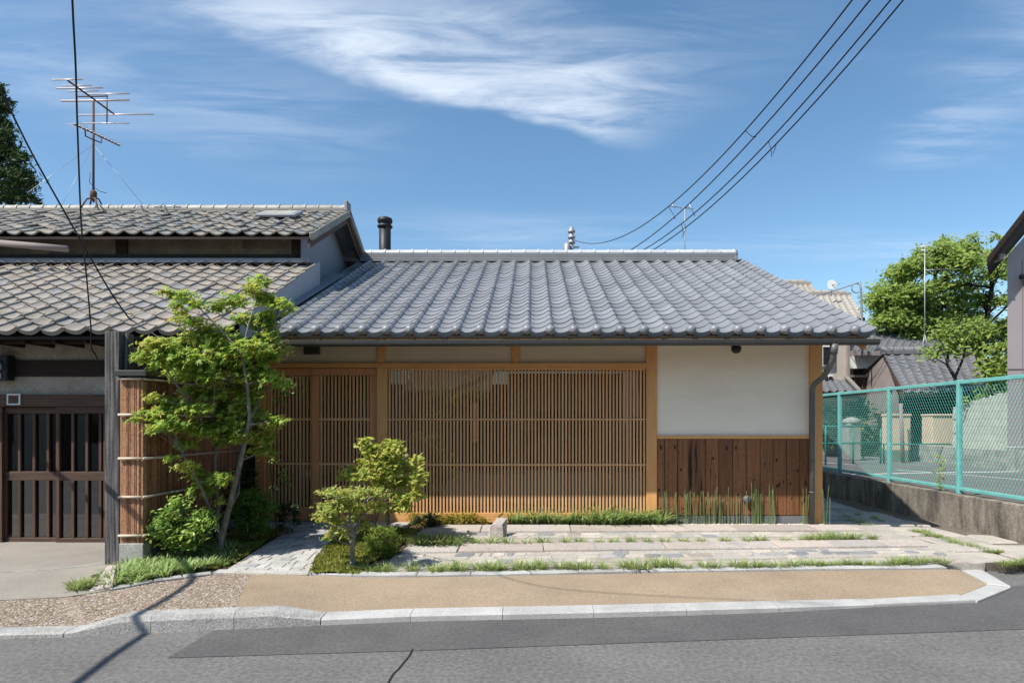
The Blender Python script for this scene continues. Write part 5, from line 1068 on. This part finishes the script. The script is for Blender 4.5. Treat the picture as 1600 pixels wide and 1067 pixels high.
shrub(281, 818, 862, 6.95, 46, 40, 'glossy leaved green shrub at the foot of the bark fence left of the maple', mt['shiny_leaf'], OVAL, .062, 11000, 34, seed=3)
shrub(395, 800, 838, 7.75, 36, 32, 'rounded fine leaved azalea bush right of the maple trunk', mt['azalea_leaf'], OVAL, .036, 26000, 34, name='azalea', seed=5)
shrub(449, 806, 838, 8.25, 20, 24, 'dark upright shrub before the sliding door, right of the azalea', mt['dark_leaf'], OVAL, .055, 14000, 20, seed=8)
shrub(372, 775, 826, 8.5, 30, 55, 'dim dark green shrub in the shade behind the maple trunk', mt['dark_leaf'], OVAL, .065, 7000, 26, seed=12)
tw = empty('slender_shrub', W(432,835,7.9), 'slender sparse twig shrub reaching up in front of the left door lattice', 'shrub')
tcl = [(*W(x, y, 7.9), r*.0079) for x, y, r in ((444,745,8),(452,752,6),(446,735,5),(425,720,7),(415,690,8),(428,760,6),(440,610,9),(452,600,8),(436,625,8),(420,650,9))]
skeleton('stems', tw, [(pts_of([(436,838,7.9),(430,800,7.9),(426,770,7.9),(436,740,7.9),(444,728,7.9)]), .010, .004), (pts_of([(434,836,7.9),(428,790,7.85),(424,740,7.8),(420,690,7.75),(432,650,7.8)]), .010, .004)], tcl, mt['darktrunk'], .004); crown('foliage', tw, tcl, OVAL, mt['shiny_leaf'], .055, 9000, .6, .7)
shrub(597, 846, 872, 7.2, 30, 22, 'low mounded green ground shrub between the two small trees', mt['thyme_green'], BLADE6, .045, 26000, 36, name='mound_shrub', stems=3, seed=21)
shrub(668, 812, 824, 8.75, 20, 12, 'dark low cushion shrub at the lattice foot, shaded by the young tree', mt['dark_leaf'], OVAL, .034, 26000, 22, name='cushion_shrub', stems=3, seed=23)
# --- moss
def moss(poly, name, h=.03, n=2600):
    xs = [p[0] for p in poly]; ys = [p[1] for p in poly]
    def inside(x, y):
        c = False; j = len(poly)-1
        for i in range(len(poly)):
            if (poly[i][1] > y) != (poly[j][1] > y) and x < (poly[j][0]-poly[i][0])*(y-poly[i][1])/(poly[j][1]-poly[i][1])+poly[i][0]: c = not c
            j = i
        return c
    st = .05; V = []; F = []; idx = {}
    nx = int((max(xs)-min(xs))/st)+2; ny = int((max(ys)-min(ys))/st)+2
    for i in range(nx):
        for j in range(ny):
            x, y = min(xs)+i*st, min(ys)+j*st
            if inside(x, y):
                idx[i,j] = len(V); V.append((x, y, tz(y)+h*(.45+.4*math.sin(x*9+y*4)*math.sin(y*11-x*3))+random.uniform(0, .008)))
    for (i, j) in list(idx):
        if (i+1,j) in idx and (i,j+1) in idx and (i+1,j+1) in idx: F.append((idx[i,j], idx[i+1,j], idx[i+1,j+1], idx[i,j+1]))
    o = tag(np_mesh(name, V, F, mt['moss'], None, True), kind='stuff')
    P = []
    while len(P) < n:
        x, y = random.uniform(min(xs), max(xs)), random.uniform(min(ys), max(ys))
        if inside(x, y): P.append((x, y, tz(y)+h*(.5+.4*math.sin(x*9+y*4)*math.sin(y*11-x*3))+.008))
    V, F = inst([(-.5,0,-.3),(.5,0,-.3),(.1,0,.9)], [(0,1,2)], np.array(P), rots(n, .6), RNG.uniform(.012, .028, n)); tag(np_mesh(name+'_tips', V, F, mt['moss_leaf'], o), kind='stuff'); return o
moss([G(340,888,-1.5)[:2], G(352,880,-1.5)[:2], (-3.16,6.8), (-3.27,8.0), (-3.3,8.6), (-3.9,8.6), (-4.0,7.0), (-3.6,6.6)], 'moss', .035, 5000)
moss([G(482,894,-1.5)[:2], G(560,896,-1.5)[:2], (-1.72,6.75), (-1.6,7.4), (-1.5,8.6), (-2.3,8.65), (-2.48,8.2), (-2.42,7.2)], 'moss', .045, 7000)
# --- grass tufts: a few kinds, then copies
def tuft_mesh(name, n, h, spread, wid, matt, seed, curve=.6):
    R_ = np.random.default_rng(seed); V = []; F = []
    for i in range(n):
        a = R_.uniform(0, 2*np.pi); L_ = h*R_.uniform(.6, 1.15); lean = R_.uniform(.1, 1.0)**.7*spread; b = R_.uniform(0, .35)*spread*h; w_ = wid*R_.uniform(.7, 1.2)
        dx, dy = np.cos(a), np.sin(a); ox_, oy_ = b*dx, b*dy; k = len(V)
        for t in (0, .4, .75, 1.0):
            r = lean*L_*(t**1.5); z = L_*max(.02, t-curve*.45*lean*t*t); ww = w_*(1-t)**.6*(.75 if t == 0 else 1)
            cx_, cy_ = ox_+dx*r, oy_+dy*r
            if t < 1: V += [(cx_-dy*ww, cy_+dx*ww, z), (cx_+dy*ww, cy_-dx*ww, z)]
            else: V.append((cx_, cy_, z))
        F += [(k,k+1,k+3,k+2), (k+2,k+3,k+5,k+4), (k+4,k+5,k+6)]
    me = bpy.data.meshes.new(name); me.from_pydata(V, [], F); me.materials.append(matt); me.update(); return me
TUFT = [tuft_mesh('grass_tuft', 80, .135, 1.35, .0058, mt['grass'], s) for s in range(5)]
BAMB = [tuft_mesh('bamboo_grass', 75, .155, 1.45, .0125, mt['bamboograss'], s+20, .7) for s in range(5)]
HEDG = [tuft_mesh('grass_clump', 100, .17, 1.45, .0095, mt['bamboograss'], s+40, .6) for s in range(5)]
COVR = [crown('ground_cover', None, [(random.uniform(-.07,.07), random.uniform(-.05,.05), random.uniform(.02,.10), .055) for k in range(9)], OVAL, mt['thyme'], .032, 13000, .8, .8, None) for s in range(3)]
def put(mesh, name, p, label, cat, group, sc):
    if name == 'ground_cover':               # a low cushion: its base carries the foliage
        o = bpy.data.objects.new(name, None); o.empty_display_size = .1; place(o, None, p); f = bpy.data.objects.new('foliage', mesh); COL.objects.link(f); f.parent = o
    else: o = bpy.data.objects.new(name, mesh); place(o, None, p)
    o.rotation_euler = (random.uniform(-.06,.06), random.uniform(-.06,.06), random.uniform(0, 6.28)); o.scale = (sc*random.uniform(.92,1.1), sc*random.uniform(.92,1.1), sc*random.uniform(.85,1.15)*(.9 if name == 'grass_tuft' else 1)); return tag(o, label, cat, group)
def nth(n): return f"{n}{'th' if 10 < n % 100 < 14 else {1:'st',2:'nd',3:'rd'}.get(n % 10, 'th')}"
lo_ = [576,594,612,645,678,700,717,750,766,783,810,828,846,876,892,904,918,945,978,992,1008,1030,1048,1072,1100,1118,1152,1168,1184,1200,1216,1240,1256,1272,1288,1304,1320,1334,1348,1366,1384,1398,1412,1426,1440,1456,1472]
for k_, px in enumerate(lo_):
    p = G(px+random.uniform(-2,2), ip(px, [(576,892),(1000,888),(1472,881.5)])+random.uniform(-1.2,1.2), -1.515); put(random.choice(TUFT), 'grass_tuft', (p[0], p[1], tz(p[1])-.006), f'green grass tuft, {nth(k_+1)} from the left in the row along the edging stones', 'grass tuft', 'front row grass tufts', random.uniform(.8,1.15)*(.8 if px > 1050 else 1))
hi_ = [648,658,666,678,689,702,714,744,769,794,824,849,882,906,937,959,986,1012,1040,1068,1096,1132,1168,1188,1228,1260,1272,1284,1304,1320,1336,1364]
for k_, px in enumerate(hi_):
    p = G(px, ip(px, [(640,850),(1000,847),(1364,843)])+random.uniform(-1,1), -1.465); put(random.choice(TUFT), 'grass_tuft', (p[0], p[1], tz(p[1])-.006), f'green grass tuft, {nth(k_+1)} from the left in the row between the two slab bands', 'grass tuft', 'back row grass tufts', random.uniform(.8,1.15)*(1.4 if px < 715 else .8 if px > 900 and px < 1250 else 1))
px = 800
while px < 1038:
    for r in (0, 1):
        p = G(px+random.uniform(-4,4), 817-r*5+random.uniform(-1,1), -1.43); put(random.choice(HEDG), 'grass_clump', (p[0], p[1], .15), 'bright green grass clump in the strip along the right half of the lattice foot', 'grass clump', 'grass clumps along the lattice', random.uniform(1.2,1.65)*(1.2 if px > 930 else 1.0))
    px += 9
px = 648
while px < 758:
    p = G(px+random.uniform(-2,2), 819+random.uniform(-3,1), -1.43); put(random.choice(COVR).data, 'ground_cover', (p[0], p[1], .12), 'yellow orange ground cover clump at the lattice foot left of the stone post', 'ground cover', 'yellow ground cover along the lattice', random.uniform(1.15,1.45)*(.8 if px < 690 else 1)); px += 8
for o in COVR: bpy.data.objects.remove(o)
bed = [(176,914),(196,910),(215,905),(240,901),(262,897),(285,893),(308,889),(330,885),(345,878)]
for k, (px, py) in enumerate(bed):
    for r in range(8):
        q = (px+random.uniform(-11,11)+r*3, py-r*6.2*(1 if k > 1 else .6)+random.uniform(-3,3)); p = G(*q, -1.5)
        put(random.choice(BAMB), 'bamboo_grass', (p[0], p[1], .075), 'variegated bamboo grass clump in the bed before the bark fence', 'bamboo grass', 'bamboo grass bed', random.uniform(.72,1.05))
for (px, py), w_ in zip(((118,919),(128,914),(136,917),(146,911)), ('leftmost','second','third','rightmost')): p = G(px, py, -1.5); put(random.choice(TUFT), 'weed_tuft', (p[0], p[1], .085), f'small weed tuft at the forecourt edge, {w_} of four from the left', 'weed', 'weeds at the forecourt edge', random.uniform(.7,1))
rc = empty('red_groundcover', G(152,908,-1.5), 'patch of reddish creeping plant on the forecourt edge beside the gate post', 'ground cover'); crown('foliage', rc, [(*G(x, y, -1.49), .05) for x, y in ((138,910),(146,907),(154,905),(162,902),(150,911),(158,908),(144,912))], OVAL, mt['red_leaf'], .022, 42000, .9, .4)
stn = empty('edge_stone', G(168,915,-1.5), 'small wedge of rough granite on the forecourt edge beside the gate post', 'stone'); MB().prism([(*G(140,921,-1.5)[:2], .10),(*G(176,918,-1.5)[:2], .13),(*G(182,898,-1.5)[:2], .20),(*G(168,897,-1.5)[:2], .19)], .0, .1, .015).build('stone_body', mt['stone'], stn)
mo = 0
for px, py in ((1345,818),(1355,823),(1365,826),(1377,829),(1330,815),(1322,810),(1340,806),(1366,812),(1376,816)):
    p = G(px, py, -1.5); put(random.choice(TUFT), 'weed_tuft', (p[0], p[1], .098), 'weed tuft in the alley flagstone joints close to the house corner', 'weed', 'weeds in the near flagstone joints', random.uniform(.45,.75))
for i in range(26):
    t = i/25; px = lerp(1428, 1562, t); py = ip(px, [(1428,829),(1470,842),(1520,858),(1562,865)]); p = G(px+random.uniform(-3,3), py+random.uniform(-1.5,1.5), -1.5); put(random.choice(TUFT), 'weed_tuft', (p[0], p[1], .085), f'weed tuft in the long joint of the sunny alley flagstones, {nth(i+1)} from the house', 'weed', 'weeds in the long flagstone joint', random.uniform(.45,.8))
for i in range(9): w_ = nth(i+1); p = G(1568+i*6, 885-i*.5, -1.52); put(random.choice(TUFT), 'weed_tuft', (p[0], p[1], .08), f'weed tuft at the alley mouth by the driveway, {w_} from the left', 'weed', 'weeds at the alley mouth', random.uniform(.5,.8))
# --- horsetails before the boards
def rush(px, base, top, n, label):
    b = G(px, base, -1.425); t = empty('horsetail_clump', (b[0], b[1], .16), label, 'horsetail'); D = b[1]
    for i in range(max(4, int(n*.85))):
        mb = MB(); x, y = b[0]+random.uniform(-.045,.045), b[1]+random.uniform(-.04,.04); h = (base-top)*D/1000*random.uniform(.55,1.05); lx, ly = random.uniform(-.05,.05)*h, random.uniform(-.04,.04)*h; k = 6
        mb.tube([(x+lx*s/k*s/k, y+ly*s/k, .155+h*s/k) for s in range(k+1)], [.0036 if s < k else .0018 for s in range(k+1)], 5); mb.build('stem', mt['rush'], t, recalc=False)
    return t
RS = [(1040,760,6),(1059,766,5),(1072,752,9),(1083,756,7),(1097,766,8),(1105,764,6),(1111,752,8),(1119,758,8),(1128,757,8),(1140,758,8),(1151,766,6),(1164,764,7),(1178,750,9),(1184,752,8),(1192,756,8),(1204,750,11),(1257,757,9),(1291,755,8)]
wd_ = ['leftmost of the row on the boards','second from the left','third from the left','fourth from the left','fifth from the left','sixth from the left','seventh from the left','eighth from the left','ninth from the left','tenth from the left','eleventh from the left','in front of the round vent hood','just right of the round vent hood','second right of the round vent hood','third right of the round vent hood','dense, rightmost of the long row on the boards','standing alone just left of the downpipe','standing right of the downpipe at the house corner']
for (px, top, n), w_ in zip(RS, wd_): tag(rush(px, 818, top, n, 'horsetail clump, '+w_), group='horsetail clumps before the boards')
# --- stone post on the terrace
sp_ = empty('stone_post', G(778,836,-1.44), 'short rough granite post standing on the paving before the lattice', 'stone'); b = G(776,838,-1.445); D = b[1]
MB().add([(b[0]-.085,D-.05,.13),(b[0]+.085,D-.05,.13),(b[0]+.12,D+.16,.13),(b[0]-.03,D+.16,.13),(b[0]-.078,D-.035,.285),(b[0]+.075,D-.04,.28),(b[0]+.13,D+.14,.37),(b[0]-.005,D+.145,.375),(b[0]-.05,D-.03,.315),(b[0]+.07,D-.03,.31)],
         [(0,1,5,4),(1,2,6,5),(2,3,7,6),(3,0,4,7),(4,5,9,8),(8,9,6,7),(4,8,7),(5,6,9)]).build('post_body', mt['stone'], sp_)
# --- trees beyond
def big_tree(name, base, clusters, trunks, label, matt, leaf, tm_, dens, bark, tilt=.7, flat=.55, twig=.03, cat='tree'):
    t = empty(name, base, label, cat); skeleton('trunk', t, trunks, clusters[::2] if len(clusters) > 60 else clusters, mt[bark], twig, .5); crown('crown', t, clusters, tm_, matt, leaf, dens, tilt, flat); return t
D = 26.0; cl = []
R_ = random.Random(4)
for i in range(165):
    px = R_.uniform(1372, 1590); top = ip(px, [(1362,470),(1372,450),(1395,425),(1425,390),(1460,375),(1500,368),(1540,362),(1600,372)]); bot = ip(px, [(1362,480),(1380,508),(1440,520),(1500,545),(1530,600),(1600,610)])
    py = lerp(top, bot, R_.uniform(.04, 1)); d = D+R_.uniform(-2.2, 2.2); cl.append((*W(px, py+6, d), R_.uniform(10, 22)*d/1000))
for x, y, r in ((1364,472,8),(1380,452,10),(1400,420,10),(1437,388,11),(1475,373,10),(1520,366,9),(1555,368,9),(1372,480,10),(1395,508,10)): cl.append((*W(x, y+4, D), r*.026))
big_tree('broad_tree', W(1520,680,D), cl, [(pts_of([(1530,690,D),(1525,620,D),(1515,570,D),(1500,530,D),(1480,480,D),(1460,430,D)]), .22, .05), (pts_of([(1515,570,D),(1540,510,D),(1550,450,D),(1545,400,D)]), .15, .05), (pts_of([(1500,530,D),(1455,490,D),(1415,455,D)]), .11, .04)], 'large bright green broadleaf tree rising behind the gate house roof', mt['tree_leaf'], .20, OVAL, 1150, 'darktrunk')
D = 18.2; cl = [(*W(x, y, D), r*D/1000) for x, y, r in ((1470,545,20),(1490,530,22),(1455,555,14),(1505,548,18),(1480,512,20),(1510,515,20),(1525,530,16),(1465,525,14),(1530,505,14))]
big_tree('garden_tree', W(1498,660,D), cl, [(pts_of([(1500,670,D),(1498,615,D),(1492,590,D),(1480,570,D),(1482,545,D)]), .07, .03), (pts_of([(1492,590,D),(1505,560,D),(1510,535,D)]), .04, .02)], 'clipped garden tree with bent dark trunk over the right end of the gate house roof', mt['tree_leaf'], .17, OVAL, 900, 'darktrunk', twig=.014)
D = 16.9; cl = [(*W(x, y, D), r*D/1000) for x, y, r in ((1545,570,16),(1558,560,14),(1540,590,14),(1560,582,16),(1550,548,12),(1566,600,12),(1535,610,12),(1562,540,10),(1512,625,12),(1530,632,10),(1550,615,12))]
big_tree('garden_shrub', W(1552,640,D), cl, [(pts_of([(1552,670,D),(1550,610,D),(1552,570,D)]), .05, .02)], 'green garden shrub behind the block wall next to the mauve building', mt['tree_leaf'], .17, OVAL, 900, 'darktrunk', twig=.014, cat='shrub')
D = 19.0; cl = [(*W(x, y, D), r*D/1000) for x, y, r in ((1345,672,9),(1350,690,10),(1340,705,8),(1356,706,8),(1348,660,7))]
big_tree('potted_plant', W(1348,716,D), cl, [(pts_of([(1348,716,D),(1348,690,D)]), .02, .01)], 'yellow green bush seen through the mesh fence beside the old stone pillar', mt['small_leaf'], .12, BLADE6, 1100, 'darktrunk', twig=.01, cat='shrub')
D = 20.5; cl = [(*W(x, y, D), r*D/1000) for x, y, r in ((1296,640,14),(1310,650,14),(1330,645,14),(1355,640,14),(1290,665,14),(1312,675,14),(1375,650,12),(1372,680,14),(1290,690,14))]
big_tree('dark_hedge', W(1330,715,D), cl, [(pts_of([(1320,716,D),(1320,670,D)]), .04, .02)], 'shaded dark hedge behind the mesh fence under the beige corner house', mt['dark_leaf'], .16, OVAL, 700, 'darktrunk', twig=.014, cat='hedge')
fw = empty('fence_weed', W(1480,768,9.9), 'tall thin weed growing up the inside of the mesh fence', 'weed'); p0 = (XF-.05, 9.75, E-1.04)
MB().tube([p0, (XF-.06, 9.78, p0[2]+.25), (XF-.04, 9.72, p0[2]+.52)], .005, 5).build('stem', mt['rush'], fw); crown('foliage', fw, [(XF-.06, 9.75+random.uniform(-.06,.06), p0[2]+h, .045) for h in np.linspace(.05,.5,8)], OVAL, mt['shiny_leaf'], .045, 5000, .8, .8)
# conifer beyond the old roof
D = 22.0; cl = []
for i in range(130):
    t = R_.uniform(0, 1); py = lerp(135, 330, t); hw = ip(py, [(90,4),(150,22),(200,38),(260,60),(310,76),(330,78)]); d = D+R_.uniform(-1, 1)*hw*D/1000*.8; px = -18+R_.uniform(-1, 1)*hw; cl.append((*W(px, py, d), R_.uniform(7, 13)*D/1000))
big_tree('conifer', W(-18,600,D), cl, [(pts_of([(-18,640,D),(-18,330,D),(-17,200,D),(-15,95,D)]), .28, .04)], 'dark green conifer rising behind the old roof at the left edge', mt['pine_leaf'], .24, BLADE6, 3000, 'darktrunk', tilt=1.1, flat=.8, twig=.02)
# tree across the street, seen in the window reflections
cl = [(-2.6+R_.uniform(-.7,.7), -3.6+R_.uniform(-.5,.5), 2.1+R_.uniform(-.6,.6), .3) for i in range(14)]
big_tree('street_tree', (-2.6,-3.6,0), cl, [([(-2.6,-3.6,0),(-2.55,-3.6,1.0),(-2.6,-3.55,2.0)], .05, .02)], 'small leafy tree across the street before the ochre house', mt['small_leaf'], .09, OVAL, 1800, 'trunk', twig=.012)
